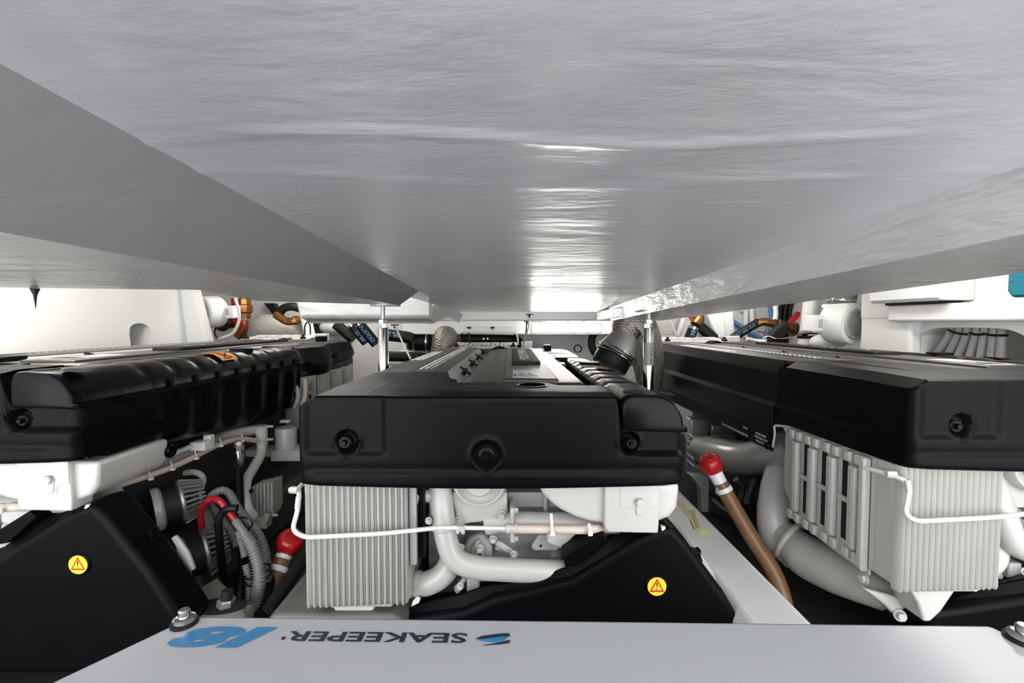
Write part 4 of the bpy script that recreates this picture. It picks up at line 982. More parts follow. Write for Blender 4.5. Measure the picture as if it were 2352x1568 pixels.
# ================================================================ struts and the things in the gaps between the engines
def P3(pts, n=7): return cr([at(*p) for p in pts], n)
def hose(name, label, cat, pts, r, m, n=16, group=None, extra=(), sub=7):
    t = Thing(name, label, cat, group)
    t.part(None if not extra else 'tube', G().tube(P3(pts, sub), r, n), m, smooth=60)
    for nm, g, mm in extra: t.part(nm, g, mm)
    return t.done()
def corr(path, r, pitch=.0085, depth=.10):
    """corrugated conduit: rings modulated along the path"""
    L = [0]
    for a, b in zip(path, path[1:]): L.append(L[-1] + (b - a).length)
    n = max(8, int(L[-1] / pitch * 4)); pts = []; rr = []; k = 0
    for i in range(n + 1):
        s = L[-1] * i / n
        while k < len(L) - 2 and L[k + 1] < s: k += 1
        f = (s - L[k]) / max(1e-9, L[k + 1] - L[k]); pts.append(path[k].lerp(path[k + 1], f)); rr.append(r * (1 + (depth if i % 4 < 2 else -depth)))
    return G().tube(pts, rr, 12)
def strut(px, ytop, ycyl, label, tape):
    Y = 2.35; t = Thing('hatch_strut', label, 'strut', 'hatch struts')
    a = at(px, ycyl, Y); x, y = a.x, Y; zt = at(px, ytop, Y).z
    t.part('cylinder', G().lathe([(.026, ZS), (.0265, ZS + .004), (.0265, a.z - .004), (.024, a.z)], (x, y, 0), (0, 0, 1), 32), M['steel'], smooth=40)
    t.part('foot', G().bb(x - .05, x + .05, y - .05, y + .05, ZS, ZS + .012), M['zinc'], bevel=.003)
    t.part('collar_nut', G().lathe([(.021, a.z), (.021, a.z + .018)], (x, y, 0), (0, 0, 1), 6), M['steel'], smooth=20)
    t.part('collar_nut', G().lathe([(.024, a.z + .021), (.024, a.z + .040), (.020, a.z + .043)], (x, y, 0), (0, 0, 1), 6, .3), M['steel'], smooth=20)
    t.part('rod', G().rod((x, y, a.z + .04), (x, y, zt), .0115, 16), M['zinc'])
    t.part('top_plate', G().bb(x - .06, x + .08, y - .03, y + .05, zt, zt + .010), M['tape'], bevel=.003)
    if tape:
        def tp(u, v):
            an = -math.pi / 2 + lerp(-1.0, .9, u); return Vector((x + .0272 * math.cos(an), y + .0272 * math.sin(an), lerp(at(px, 838, Y).z, at(px, 786, Y).z, v)))
        t.part('tape', G().grid(tp, 12, 2), M['tape'])
        vs, fs = text_pts('000018EA15', shear=.3, bold=.02); mx = max(v.x for v in vs); my = max(v.y for v in vs); z0 = at(px, 836, Y).z; hh = at(px, 796, Y).z - z0
        t.part('handwriting', G().add([Vector((x + .0276 * math.cos(-math.pi / 2 + .45 - v.y / my * .5), y + .0276 * math.sin(-math.pi / 2 + .45 - v.y / my * .5), z0 + v.x / mx * hh)) for v in vs], fs), M['ink'], smooth=0)
    t.done()
strut(880, 703, 752, 'polished steel hatch strut left of the middle engine', False)
strut(1490, 717, 752, 'polished steel hatch strut with handwritten grey tape', True)
# foil-wrapped stop on the port strut's head
p = at(888, 694, 2.33)
single('foil_block', G().bar(p + Vector((-.06, 0, -.004)), p + Vector((.06, .04, .004)), .06, .034), M['foil_bright'], 'small crinkled foil block above the left hatch strut', 'foil block', bevel=.005)

# ---- port engine's mounting foot with its big bolt
t = Thing('engine_mount', 'pale mounting foot with a large bolt right of the port belt guard', 'engine mount')
t.part('foot', G().prism([onz(a, b, .30) for a, b in ((430, 1412), (455, 1350), (500, 1322), (562, 1385), (570, 1412), (562, 1440), (430, 1440))], (0, 0, -.05)), M['mount'], bevel=.012, seg=3)
mh = onz(505, 1392, .30)
t.part('mount_hole', G().ell(mh + Vector((0, 0, .001)), .085, .045, .003, 28, 6), M['hole'])
t.part('bolt_head', G().lathe([(.026, 0), (.026, .022), (.022, .026)], mh + Vector((.018, 0, .0)), (.15, 0, 1), 6), M['zinc'], smooth=25)
t.part('bolt_shank', G().lathe([(.017, .026), (.017, .05), (.014, .053)], mh + Vector((.018, 0, .0)), (.15, 0, 1), 20), M['bilge'])
t.part('leg', G().bb(mh.x - .12, mh.x + .06, mh.y - .02, mh.y + .08, FL, .255), M['gelcoat_g'])
t.done()
# ---- red-capped filler tubes
def filler(cap, capdir, pts, rw, Y, label):
    t = Thing('filler_tube', label, 'filler tube', 'red-capped filler tubes'); c = at(*cap, Y); d = Vector(capdir).normalized()
    n = 12; R = rw * 1.55; x, y, z = frame(d); rings = []
    for h, k in ((-.030, .86), (-.026, .97), (-.004, 1.0), (.016, .97), (.026, .86), (.030, .6)):
        rings.append([c + d * h + (x * math.cos(2 * math.pi * i / 48) + y * math.sin(2 * math.pi * i / 48)) * R * k * (1 + (.05 if (i % 8) < 3 else 0) * (1 if h < .02 else .3)) for i in range(48)])
    t.part('cap', G().loft(rings), M['red'], smooth=50, label='red screw cap')
    t.part('cap_ridge', G().torus(c + d * .029, d, R * .48, .004, 28, 6), M['red'])
    path = [c - d * .02] + [at(*p) for p in pts]
    k = path[1]
    t.part('neck', G().tube([path[0], path[0].lerp(k, .5), k], [rw * 1.15, rw * 1.0, rw * .92], 24), M['white'], smooth=60)
    dd = (k - path[0]).normalized()
    t.part('hose', G().tube(cr([k - dd * .02] + path[1:], 6), rw * 1.05, 24), M['brownhose'], smooth=60, label='brown rubber hose')
    t.part('hose_clamp', G().lathe([(rw * 1.10, -.010), (rw * 1.16, -.009), (rw * 1.16, .009), (rw * 1.10, .010)], k + dd * .012, dd, 28), M['white'])
    t.part('clamp_screw', G().rod(k + dd * .012 + Vector((-rw * 1.2, -.01, -.012)), k + dd * .012 + Vector((-rw * 1.2, -.01, .014)), .007, 8), M['zinc'])
    t.done()
filler((1632, 1064), (-.42, -.20, .88), [(1660, 1118, 1.90), (1690, 1172, 1.86), (1730, 1240, 1.80), (1775, 1310, 1.74), (1800, 1380, 1.70), (1806, 1450, 1.68)], .029, 1.92, 'red-capped filler tube on brown hose left of the starboard engine')
filler((667, 1243), (.42, -.25, .80), [(643, 1298, 1.66), (630, 1335, 1.64), (612, 1385, 1.62)], .030, 1.70, 'red-capped filler tube low down beside the finned heat exchanger')
# ---- grey corrugated conduits, cables and hoses between port and middle engines
def conduit(pts, r, label):
    single('corrugated_conduit', corr(P3(pts, 8), r * .94, .0100, .12), M['conduit_d'], label, 'conduit', 'grey conduits between the engines', smooth=60)
conduit([(478, 1152, 1.72), (485, 1139, 1.71), (501, 1128, 1.70), (514, 1126, 1.70), (527, 1133, 1.70), (535, 1146, 1.69), (543, 1160, 1.68), (553, 1174, 1.67), (566, 1190, 1.66), (590, 1218, 1.64), (607, 1253, 1.63), (613, 1286, 1.62), (615, 1309, 1.61), (615, 1342, 1.60), (609, 1375, 1.59), (596, 1420, 1.58)], .0140, 'grey corrugated conduit arching over the red cable')
conduit([(564, 1228, 1.57), (579, 1253, 1.56), (590, 1283, 1.55), (595, 1309, 1.54), (596, 1334, 1.53), (589, 1372, 1.52), (575, 1415, 1.50)], .0215, 'thickest grey corrugated conduit, frontmost in the bundle')
conduit([(547, 1218, 1.60), (551, 1232, 1.60), (557, 1253, 1.60), (562, 1279, 1.59)], .0120, 'short thin grey conduit left of the bundle')
conduit([(564, 1296, 1.57), (571, 1326, 1.56), (573, 1350, 1.55), (571, 1380, 1.54), (566, 1400, 1.54)], .0125, 'grey corrugated conduit at the left of the bundle foot')
conduit([(480, 1150, 1.78), (488, 1165, 1.77), (500, 1182, 1.76), (515, 1200, 1.75), (530, 1222, 1.74), (545, 1255, 1.72)], .0150, 'grey corrugated conduit running behind the red cable')
single('cable_core', G().tube(P3([(541, 1196, 1.60), (550, 1208, 1.59), (560, 1222, 1.58), (567, 1234, 1.57)]), .0135, 16), M['conduit_d'], 'smooth grey cable sleeve entering the thick conduit', 'cable', smooth=60)
single('power_cable', G().tube(P3([(464, 1212, 1.64), (461, 1187, 1.63), (464, 1165, 1.62), (476, 1150, 1.61), (491, 1145, 1.61), (504, 1150, 1.60), (514, 1161, 1.60), (527, 1178, 1.60), (542, 1197, 1.60)]), .0112, 16), M['redcable'], 'red battery cable looping beside the alternators', 'cable', smooth=60)
single('power_cable', G().tube(P3([(545, 1167, 1.575), (523, 1168, 1.57), (509, 1179, 1.57), (502, 1199, 1.57), (503, 1228, 1.58), (506, 1260, 1.60), (512, 1310, 1.64), (520, 1360, 1.66)]), .0130, 16), M['rubber'], 'thick black cable crossing in front of the red cable', 'cable', smooth=60)
for (a, b, Y, ax, R_, lb) in ((592, 1312, 1.56, (-.25, -.1, 1), .040, 'upper black cable tie round the conduit bundle'), (594, 1327, 1.555, (-.25, -.1, 1), .040, 'lower black cable tie round the conduit bundle'), (560, 1200, 1.62, (.5, 0, .9), .030, 'black cable tie where the conduits cross')):
    single('cable_tie', G().torus(at(a, b, Y), ax, R_, .003, 30, 6), M['rubber'], lb, 'cable tie', 'black cable ties')
t = Thing('hydraulic_hose', 'black hydraulic hose with chromed end fitting between the engines', 'hose')
t.part('hose', G().tube(P3([(549, 1066, 1.86), (549, 1120, 1.86), (552, 1180, 1.85), (556, 1250, 1.83), (556, 1330, 1.80), (552, 1400, 1.76)]), .0165, 18), M['rubber'], smooth=60)
a, b = at(549, 1070, 1.86), at(549, 1034, 1.86); d = (b - a)
t.part('ferrule', G().lathe([(.0175, 0), (.0185, .004), (.0185, d.length * .80), (.0165, d.length)], a, d, 24), M['steel'])
t.part('union_nut', G().lathe([(.020, 0), (.020, .016), (.017, .02)], b, (0, 0, 1), 6), M['steel'], smooth=20)
t.part('end_nut', G().lathe([(.016, .022), (.016, .036), (.012, .04)], b, (0, 0, 1), 6), M['bright'], smooth=20)
t.done()
hose('bilge_hose', 'black hose running along the stringer under the red cap', 'hose', [(712, 1262, 1.62), (690, 1295, 1.55), (655, 1345, 1.47), (618, 1400, 1.39)], .022, M['rubber'])
hose('bilge_hose', 'black hose behind the conduit bundle foot', 'hose', [(620, 1330, 1.62), (600, 1400, 1.52), (592, 1440, 1.46)], .02, M['rubber'])
# olive webbing strap lying on the stringer
g = G(); pts = cr([at(1562, 1150, 1.80), at(1572, 1168, 1.76), at(1590, 1188, 1.72), at(1604, 1214, 1.68), at(1628, 1224, 1.665)], 6)
for a, b in zip(pts, pts[1:]): g.bar(a, b + (b - a) * .1, .030, .002, (.3, -.8, .5))
single('webbing_strap', g, M['olive'], 'olive webbing strap hanging onto the stringer right of the belt guard', 'strap')
g = G(); pts = cr([at(1588, 1172, 1.74), at(1592, 1192, 1.71), at(1600, 1212, 1.68)], 6)
for a, b in zip(pts, pts[1:]): g.bar(a, b + (b - a) * .1, .026, .002, (-.5, -.8, .3))
single('webbing_strap', g, M['olive'], 'short folded end of olive strap above the stringer', 'strap')
# ================================================================ background, port side
def blower(c, R, L, sgn, label, duct):
    """centrifugal blower: scroll drum with grilled inlet, motor box on the other end; sgn = side of the inlet"""
    t = Thing('bilge_blower', label, 'blower', 'white bilge blowers'); c = Vector(c); ax = Vector((sgn * .34, -.94, -.06)).normalized()
    t.part('drum', G().lathe([(R * .3, -L * .5), (R * .92, -L * .5), (R, -L * .42), (R, L * .40), (R * .94, L * .48), (R * .60, L * .50)], c, ax, 40), M['white'], smooth=40)
    e = c + ax * L * .50
    t.part('inlet_ring', G().lathe([(R * .58, -.004), (R * .60, .010), (R * .70, .010), (R * .74, .0)], e, ax, 36), M['conduit'])
    t.part('inlet_back', G().lathe([(R * .58, -.02), (R * .58, -.018), (.001, -.017)], e, ax, 30), M['hole'])
    x, y, z = frame(ax); gk = G()
    for i in range(-5, 6):
        h = R * .57 * i / 5.5; w = math.sqrt(max(0, (R * .57) ** 2 - h * h))
        gk.bar(e + x * h - y * w + ax * .006, e + x * h + y * w + ax * .006, .004, .003, ax); gk.bar(e + y * h - x * w + ax * .006, e + y * h + x * w + ax * .006, .004, .003, ax)
    t.part('grille', gk, M['conduit'], kind='stuff')
    m = c + Vector((-sgn * R * 1.22, .03, .0))
    rot = Matrix((x, y, z)).transposed()
    mb = t.part('motor_box', G().box(m, (R * .95, R * .80, R * .62), rot), M['white'], bevel=R * .07, seg=3)
    t.part('rating_label', G().box(m + ax * R * .315, (R * .34, R * .40, .004), rot), M['conduit'], parent=mb)
    if duct:
        u = c + Vector((.0, .02, R * .82))
        t.part('outlet_collar', G().box(u, (L * 1.0, R * 1.2, R * .22), Matrix.Rotation(.4, 3, 'Z')), M['white'], bevel=.008)
        t.part('flexible_duct', corr(cr([u, u + Vector((.02, .02, .07)), u + Vector((.07, .05, .15)), u + Vector((.16, .1, .22))], 6), R * .56, .022, .06), M['tape'], smooth=60)
        t.part('duct_clamp', G().lathe([(R * .60, 0), (R * .62, .01), (R * .60, .02)], u + Vector((0, 0, R * .2)), (.1, 0, 1), 28), M['steel'])
    t.done()
blower(at(482, 716, 3.62), .125, .15, -1, 'white blower beside the post on the port side', False)
hose('drain_hose', 'thin translucent hose hanging from the port blower', 'hose', [(540, 684, 3.5), (549, 715, 3.5), (548, 740, 3.5), (535, 765, 3.52), (505, 778, 3.55)], .011, M['whitehose'])
hose('wiring_cable', 'thin black cable under the port blower', 'cable', [(497, 748, 3.66), (493, 762, 3.66), (498, 776, 3.66)], .006, M['rubber'])
t = Thing('seacock', 'bronze seacock with red lever beside the port blower', 'valve')
v0 = at(562, 706, 3.98)
t.part('body', G().lathe([(.050, -.10), (.050, -.05), (.064, -.04), (.064, .02), (.052, .03), (.052, .07), (.042, .075), (.042, .14)], v0, (.02, 0, 1), 8), M['bronze'], smooth=25)
t.part('pipe', G().tube(P3([(560, 735, 3.98), (558, 755, 3.98), (548, 775, 3.98)]), .042, 16), M['bronze'], smooth=60)
t.part('valve_body', G().ell(at(525, 740, 4.02), .08, .06, .055).ell(at(510, 748, 4.02), .06, .05, .05), M['bronze_d'], smooth=60)
t.part('wall_pipe', G().tube([at(525, 742, 4.03), at(528, 742, 4.46)], .05, 16), M['bronze_d'])
t.part('lever', G().prism([at(a, b, 3.90) for a, b in ((530, 684), (538, 684), (546, 722), (562, 748), (548, 756), (533, 738))], (0, .012, 0)), M['red'], bevel=.003, label='red valve lever')
t.done()
def dome(pts, radii, label, m, Y=None, extra=None):
    t = Thing('exhaust_elbow', label, 'exhaust', 'blanket-wrapped exhaust elbows'); path = cr([at(*p) for p in pts], 8); k = len(path)
    rr = []
    for i in range(k):
        s = i / (k - 1) * (len(radii) - 1); j = min(int(s), len(radii) - 2); rr.append(lerp(radii[j], radii[j + 1], s - j))
    g = G().tube(path, rr, 28)
    for i, v in enumerate(g.v): g.v[i] = v + Vector([noise.noise(v * 9 + Vector((q * 7, 0, 0))) * .006 for q in range(3)])
    t.part('blanket', g, m, smooth=60)
    # stitched seam along the outside of the bend
    n = 28; seam = [g.v[i * n + int(n * .27)] for i in range(k)]
    t.part('seam', G().tube(seam, .005, 6), m, smooth=60)
    if extra: extra(t)
    return t.done()
dome([(570, 1020, 4.24), (572, 830, 4.24), (580, 785, 4.24), (604, 757, 4.24), (640, 757, 4.25), (665, 780, 4.27), (672, 815, 4.3)], [.11, .11, .125, .13, .13, .115, .10], 'pale blanket-wrapped exhaust dome behind the port engine', M['blanket_w'])
dome([(1022, 830, 4.0), (1024, 800, 3.98), (1025, 778, 3.98), (1024, 765, 4.0), (1022, 752, 4.05)], [.125, .125, .12, .095, .03], 'silvery woven exhaust elbow left of the junction plate', M['blanket'])
def cl(t):
    c = at(1414, 812, 2.94); ax = (at(1440, 765, 2.96) - c).normalized()
    t.part('cone', G().lathe([(.122, 0), (.118, .03), (.086, .13), (.080, .16)], c, ax, 36), M['zinc'], smooth=50)
    for h in (-.016, .012): t.part('band_clamp', G().torus(c + ax * h, ax, .124, .007, 40, 8), M['steel'])
    t.part('rubber_hose', G().lathe([(.112, -.10), (.118, -.09), (.118, .004)], c, ax, 36), M['rubber'])
dome([(1437, 775, 2.96), (1441, 757, 2.97), (1452, 750, 2.98), (1468, 762, 3.0), (1482, 800, 3.05), (1490, 850, 3.1), (1492, 890, 3.12)], [.085, .108, .122, .125, .118, .10, .08], 'silvery woven exhaust elbow with steel clamps beside the taped strut', M['blanket'], extra=cl)
# bronze elbows and black hose above the port dome
hose('coolant_hose', 'black hose arch above the pale exhaust dome', 'hose', [(640, 722, 4.0), (652, 708, 4.0), (672, 704, 4.0), (700, 712, 4.02)], .036, M['rubber'])
single('bronze_elbow', G().tube(P3([(634, 722, 3.98), (648, 732, 3.96), (662, 738, 3.95), (684, 736, 3.96), (694, 736, 4.2), (694, 736, 4.46)]), .034, 18).lathe([(.040, 0), (.040, .04)], at(676, 736, 3.95), (1, 0, .1), 18), M['bronze'], 'bronze elbow under the black hose arch', 'fitting', smooth=50)
t = Thing('drain_pipe', 'white leaning drain pipe behind the port engine', 'pipe')
t.part('pipe', G().tube([at(694, 690, 3.85), at(712, 770, 3.85), at(716, 790, 3.85)], .044, 24), M['pvc'], smooth=60)
t.part('cable_loop', G().tube(P3([(700, 770, 3.78), (700, 750, 3.77), (706, 740, 3.77), (712, 748, 3.77), (713, 768, 3.78)]), .006, 8), M['rubber'], smooth=60)
t.done()
single('support_panel', G().prism([at(a, b, 4.38) for a, b in ((606, 696), (628, 696), (650, 735), (640, 740))], (0, .075, 0)).prism([at(a, b, 4.38) for a, b in ((718, 725), (745, 770), (722, 770))], (0, .075, 0)), M['rubber'], 'black bracket pieces behind the white drain pipe', 'bracket')
single('raw_water_pump', G().ell(at(768, 752, 4.36), .14, .10, .075), M['gelcoat_g'], 'pale rounded housing behind the slanting hoses', 'housing', smooth=60)
hose('coolant_hose', 'plain dark slanting hose, leftmost of three', 'hose', [(772, 744, 3.85), (790, 760, 3.85), (812, 780, 3.85)], .045, M['rubber'])
def texthose(label, pts, r, s, t0, wid, hei, face, flip=False, clamp=None, name='coolant_hose'):
    path = [at(*p) for p in pts]; t = Thing(name, label, 'hose')
    t.part('hose', G().tube(cr(path, 6) if len(path) > 2 else path, r, 24), M['rubber'], smooth=60)
    if s: t.part('lettering', text_round(s, path[0], path[1], r, wid, hei, t0, face, flip, bold=.02), M['inkblue'], smooth=0, label='pale blue hose print')
    if clamp:
        for f in clamp:
            a, b = path[0], path[1]; t.part('hose_clamp', G().lathe([(r * 1.04, -.010), (r * 1.09, -.008), (r * 1.09, .008), (r * 1.04, .010)], a.lerp(b, f), b - a, 24), M['steel'])
    t.done()
texthose('dark slanting hose with short print, middle of three', [(808, 746, 3.75), (842, 786, 3.75)], .042, 'ISO 7840', .35, .11, .034, (-.2, -1, .3), clamp=(.05,))
texthose('dark slanting hose marked with large print, rightmost of three', [(826, 744, 3.62), (864, 790, 3.62)], .040, 'PURPOSE', .12, .16, .034, (-.1, -1, .4), clamp=(.04,))
texthose('black hose with faint print right of the left strut', [(880, 768, 3.95), (932, 774, 3.95), (950, 780, 3.95)], .052, 'ISO 7840', .15, .12, .045, (0, -1, .2))
texthose('black hose with pressure print passing behind the left strut', [(884, 818, 3.55), (962, 820, 3.55), (990, 828, 3.6)], .040, '10 BAR (150 PSI)', .20, .21, .042, (0, -1, .15))
t = Thing('exhaust_coupling', 'black rubber exhaust coupling with steel bands left of the woven elbow', 'coupling')
a, b = at(938, 782, 4.05), at(988, 784, 4.05)
t.part('sleeve', G().rod(a, b, .088, 32), M['rubber'], smooth=50)
for f in (.05, .30, .88): t.part('band_clamp', G().lathe([(.090, -.008), (.093, -.006), (.093, .006), (.090, .008)], a.lerp(b, f), b - a, 32), M['bright'])
t.done()
single('muffler', G().ell(at(950, 826, 4.18), .25, .12, .10), M['gelcoat'], 'white rounded muffler under the black coupling', 'muffler', smooth=60)
# hanging straps with their hooks
def strap(pts, label, m=None, r=.006):
    t = Thing('hanging_line', label, 'line'); t.part('line', G().tube(P3(pts, 4), r, 8), m or M['white'], smooth=60)
    q = at(*pts[0]); t.part('hook', G().box(q, (.05, .02, .008)).box(q + Vector((0, 0, -.012)), (.016, .016, .022)), M['rubber'], bevel=.002); t.done()
strap([(907, 746, 3.0), (924, 784, 2.85), (943, 824, 2.7)], 'white line hanging beside the left strut')
strap([(1216, 722, 3.55), (1214, 748, 3.55), (1207, 775, 3.6), (1200, 796, 3.65)], 'beige line hanging at the far end of the middle engine', M['beige'])
strap([(1210, 738, 3.7), (1208, 765, 3.7), (1204, 796, 3.7)], 'black line hanging at the far end of the middle engine', M['rubber'])
strap([(1522, 723, 3.4), (1540, 738, 3.4), (1552, 766, 3.4)], 'white line curving down right of the taped strut')
# white conduit under the rear beam with hooks
t = Thing('cable_duct', 'white tubular cable duct under the rear beam', 'duct')
t.part('tube', G().tube([at(1064, 758, 3.88), at(1178, 760, 3.88)], .034, 24), M['pvc'], smooth=50)
t.part('end_cap', G().lathe([(.036, 0), (.036, .012)], at(1176, 760, 3.88), (1, 0, 0), 24), M['white'])
for px in (1077, 1131): t.part('hook', G().lathe([(.004, 0), (.004, .02), (.022, .022), (.018, .03), (.002, .034)], at(px, 759, 3.85), (0, 0, 1), 12), M['rubber'])
t.done()
t = Thing('exhaust_hose', 'black hose bend with clamps behind the junction plate', 'hose')
path = P3([(1060, 778, 4.1), (1110, 778, 4.1), (1160, 779, 4.12), (1186, 786, 4.2), (1196, 806, 4.25)])
t.part('hose', G().tube(path, .060, 20), M['rubber'], smooth=60)
for px in (1112, 1121): t.part('hose_clamp', G().lathe([(.062, -.008), (.066, -.006), (.066, .006), (.062, .008)], at(px, 778, 4.1), (1, 0, 0), 24), M['steel'])
t.done()
single('exhaust_hose', G().torus(at(1398, 786, 4.15), (.1, 1, 0), .155, .035, 40, 12), M['rubber'], 'dark grey hose ring on the rear wall left of the clamped elbow', 'hose', smooth=60)
single('wire_loop', G().torus(at(1327, 800, 3.75), (.2, 1, .2), .03, .006, 24, 8), M['rubber'], 'small black wire loop behind the fluted lid', 'wire')
single('wire_loop', G().tube(P3([(1058, 772, 3.9), (1066, 764, 3.88), (1078, 768, 3.85), (1079, 790, 3.8)]), .008, 8), M['rubber'], 'thin black cable loop above the junction plate', 'wire', smooth=60)
hose('wiring_cable', 'thin white cable at the right end of the junction plate', 'cable', [(1184, 762, 3.7), (1189, 776, 3.68), (1190, 792, 3.66)], .006, M['white'])
# ================================================================ background, starboard side
single('bracket_plate', G().prism([at(a, b, 4.05) for a, b in ((1508, 768), (1562, 724), (1566, 768))], (0, .03, 0)), M['rail'], 'triangular grey bracket behind the taped strut', 'bracket', bevel=.003)
single('bracket_post', G().bar(at(1572, 722, 4.0), at(1556, 772, 4.0), .035, .04, (0, -1, 0)), M['gelcoat'], 'slim white post beside the triangular bracket', 'post', bevel=.004)
t = Thing('hose_elbow', 'bronze elbow with two black hoses right of the triangular bracket', 'fitting')
t.part('elbow', G().tube(P3([(1588, 728, 3.9), (1600, 722, 3.9), (1606, 732, 3.88), (1597, 746, 3.86)]), .045, 20), M['bronze'], smooth=60)
t.part('nut', G().lathe([(.056, 0), (.056, .03), (.05, .034)], at(1584, 732, 3.9), (.6, -.3, .4), 8), M['bronze'], smooth=25)
a, b = at(1594, 750, 3.85), at(1580, 785, 3.85)
t.part('hose', G().rod(a, b, .043, 20), M['rubber'])
t.part('hose_clamp', G().lathe([(.046, -.012), (.046, .012)], a.lerp(b, .1), b - a, 20), M['steel'])
t.part('lettering', text_round('1381', b, a, .043, .09, .034, .25, (0, -1, .2), bold=.02), M['inkblue'], smooth=0)
t.part('hose', G().tube(P3([(1602, 745, 3.9), (1618, 758, 3.9), (1640, 778, 3.9)]), .045, 20), M['rubber'], smooth=60)
t.done()
hose('sensor_cable', 'thin black cable hanging by the bronze elbow', 'cable', [(1610, 722, 3.85), (1614, 735, 3.85), (1612, 748, 3.85)], .006, M['rubber'])
g = G().prism([at(a, b, 4.1) for a, b in ((1624, 718), (1660, 716), (1662, 725), (1668, 735), (1668, 778), (1650, 778), (1634, 748))], (0, .33, 0)).prism([at(a, b, 4.07) for a, b in ((1664, 714), (1684, 712), (1690, 778), (1668, 778))], (0, .36, 0))
single('moulded_stand', g, M['white'], 'white moulded stand behind the starboard engine', 'stand', bevel=.012)
t = Thing('seacock', 'bronze valve on printed black hose with red tag', 'valve')
hpth = [at(1684, 776, 3.95), at(1735, 744, 3.95)]
t.part('hose', G().tube(cr([at(1676, 790, 3.95)] + hpth + [at(1742, 741, 3.95)], 5), .036, 20), M['rubber'], smooth=60)
t.part('lettering', text_round('ISO 7840 - SAE', hpth[0], hpth[1], .036, .19, .030, .06, (0, -1, .3), bold=.02), M['inkblue'], smooth=0)
t.part('pipe', G().tube(P3([(1738, 743, 3.95), (1752, 739, 3.94), (1768, 741, 3.93), (1790, 748, 3.93), (1822, 756, 3.93)]), .036, 20), M['bronze'], smooth=60)
t.part('union', G().lathe([(.046, 0), (.046, .03), (.052, .034), (.052, .07), (.046, .074), (.044, .12)], at(1776, 744, 3.93), (1, 0, -.22), 8), M['bronze_d'], smooth=25)
t.part('flange', G().lathe([(.06, 0), (.06, .02), (.05, .03)], at(1820, 755, 3.93), (1, 0, -.2), 20), M['bronze_d'])
t.part('lever', G().prism([at(a, b, 3.86) for a, b in ((1742, 760), (1771, 765), (1772, 768), (1742, 763))], (0, .01, 0)), M['red'])
t.part('tag', G().prism([at(a, b, 3.84) for a, b in ((1810, 736), (1830, 714), (1838, 717), (1839, 724), (1822, 744), (1810, 740))], (0, .005, 0)), M['red'], bevel=.001, label='red tag')
t.done()
for i, (pts, r, lb) in enumerate((([(1766, 692, 4.43), (1771, 715, 4.43), (1770, 735, 4.43), (1758, 770, 4.43)], .020, 'blue hose dropping behind the bronze valve'), ([(1680, 735, 4.42), (1700, 748, 4.40), (1725, 765, 4.38), (1750, 778, 4.36)], .022, 'blue hose sloping down under the printed hose'))):
    hose('water_hose', lb, 'hose', pts, r, M['blue'])
for i, (pts, r, lb) in enumerate((([(1778, 692, 3.95), (1782, 715, 3.95), (1780, 735, 3.95), (1770, 772, 3.95)], .02, 'white hose beside the blue drop hose'), ([(1700, 710, 4.425), (1712, 716, 4.425), (1713, 735, 4.425), (1713, 775, 4.425)], .022, 'white cable bundle with a bend behind the stand'), ([(1726, 700, 4.425), (1727, 722, 4.425), (1728, 775, 4.425)], .022, 'straight white cable bundle behind the stand'), ([(1770, 772, 3.75), (1778, 757, 3.7), (1786, 752, 3.7)], .010, 'short white tube under the bronze valve'), ([(1715, 778, 3.85), (1735, 782, 3.85), (1760, 784, 3.8)], .016, 'white tube lying behind the starboard cover'))):
    hose('water_hose', lb, 'hose', pts, r, M['white'])
for i in range(3):
    hose('power_cable', ('first', 'second', 'third')[i] + ' from left of three black cables behind the red tag', 'cable', [(1798 + 11 * i, 690, 4.43), (1792 + 11 * i, 715, 4.43), (1790 + 11 * i, 742, 4.43), (1783 + 11 * i, 790, 4.43)], .0205, M['rubber'], group='black cable trunk')
t = Thing('pump_unit', 'small black strainer with steel clip under the bronze valve', 'strainer')
t.part('body', G().prism([at(a, b, 3.45) for a, b in ((1772, 772), (1785, 755), (1806, 740), (1812, 745), (1802, 776), (1776, 782))], (0, .08, 0)), M['rubber'], bevel=.006)
t.part('clip', G().tube(P3([(1752, 778, 3.45), (1765, 772, 3.44), (1785, 778, 3.42), (1815, 775, 3.42)]), .006, 8), M['steel'], smooth=60)
t.done()
t = Thing('drain_pipe', 'white vertical drain pipe with rubber coupling right of the red tag', 'pipe')
t.part('pipe', G().tube([at(1866, 680, 3.75), at(1856, 762, 3.75)], .062, 28), M['pvc'], smooth=60)
t.part('coupling', G().lathe([(.066, -.03), (.074, -.026), (.074, .006), (.066, .01)], at(1855, 768, 3.75), (-.06, 0, 1), 28), M['rubber'])
t.part('lower_pipe', G().tube([at(1855, 768, 3.75), at(1850, 800, 3.75)], .062, 28), M['pvc'], smooth=60)
t.part('band_clamp', G().lathe([(.076, -.006), (.077, .006)], at(1855, 768, 3.75), (-.06, 0, 1), 28), M['steel'])
t.part('latch', G().box(at(1876, 756, 3.67), (.05, .03, .012)).box(at(1876, 762, 3.67), (.05, .03, .012)), M['white'], bevel=.003)
t.done()
single('inspection_bowl', G().ell(at(1900, 786, 3.55), .13, .10, .07).ell(at(1915, 776, 3.6), .08, .08, .06), M['white'], 'white rounded pump bowl below the starboard blower', 'pump', smooth=60)
blower(at(1936, 742, 3.30), .150, .17, 1, 'white blower with flexible duct beside the starboard frame', True)
single('identification_tag', G().bar(at(1897, 714, 3.33), at(1905, 704, 3.33), .026, .004, (0, -1, 0)), M['logoblue'], 'small blue tag on the starboard blower', 'tag')
single('identification_tag', G().bar(at(1877, 752, 3.33), at(1886, 757, 3.33), .026, .004, (0, -1, 0)), M['red'], 'small red tag under the starboard blower', 'tag')
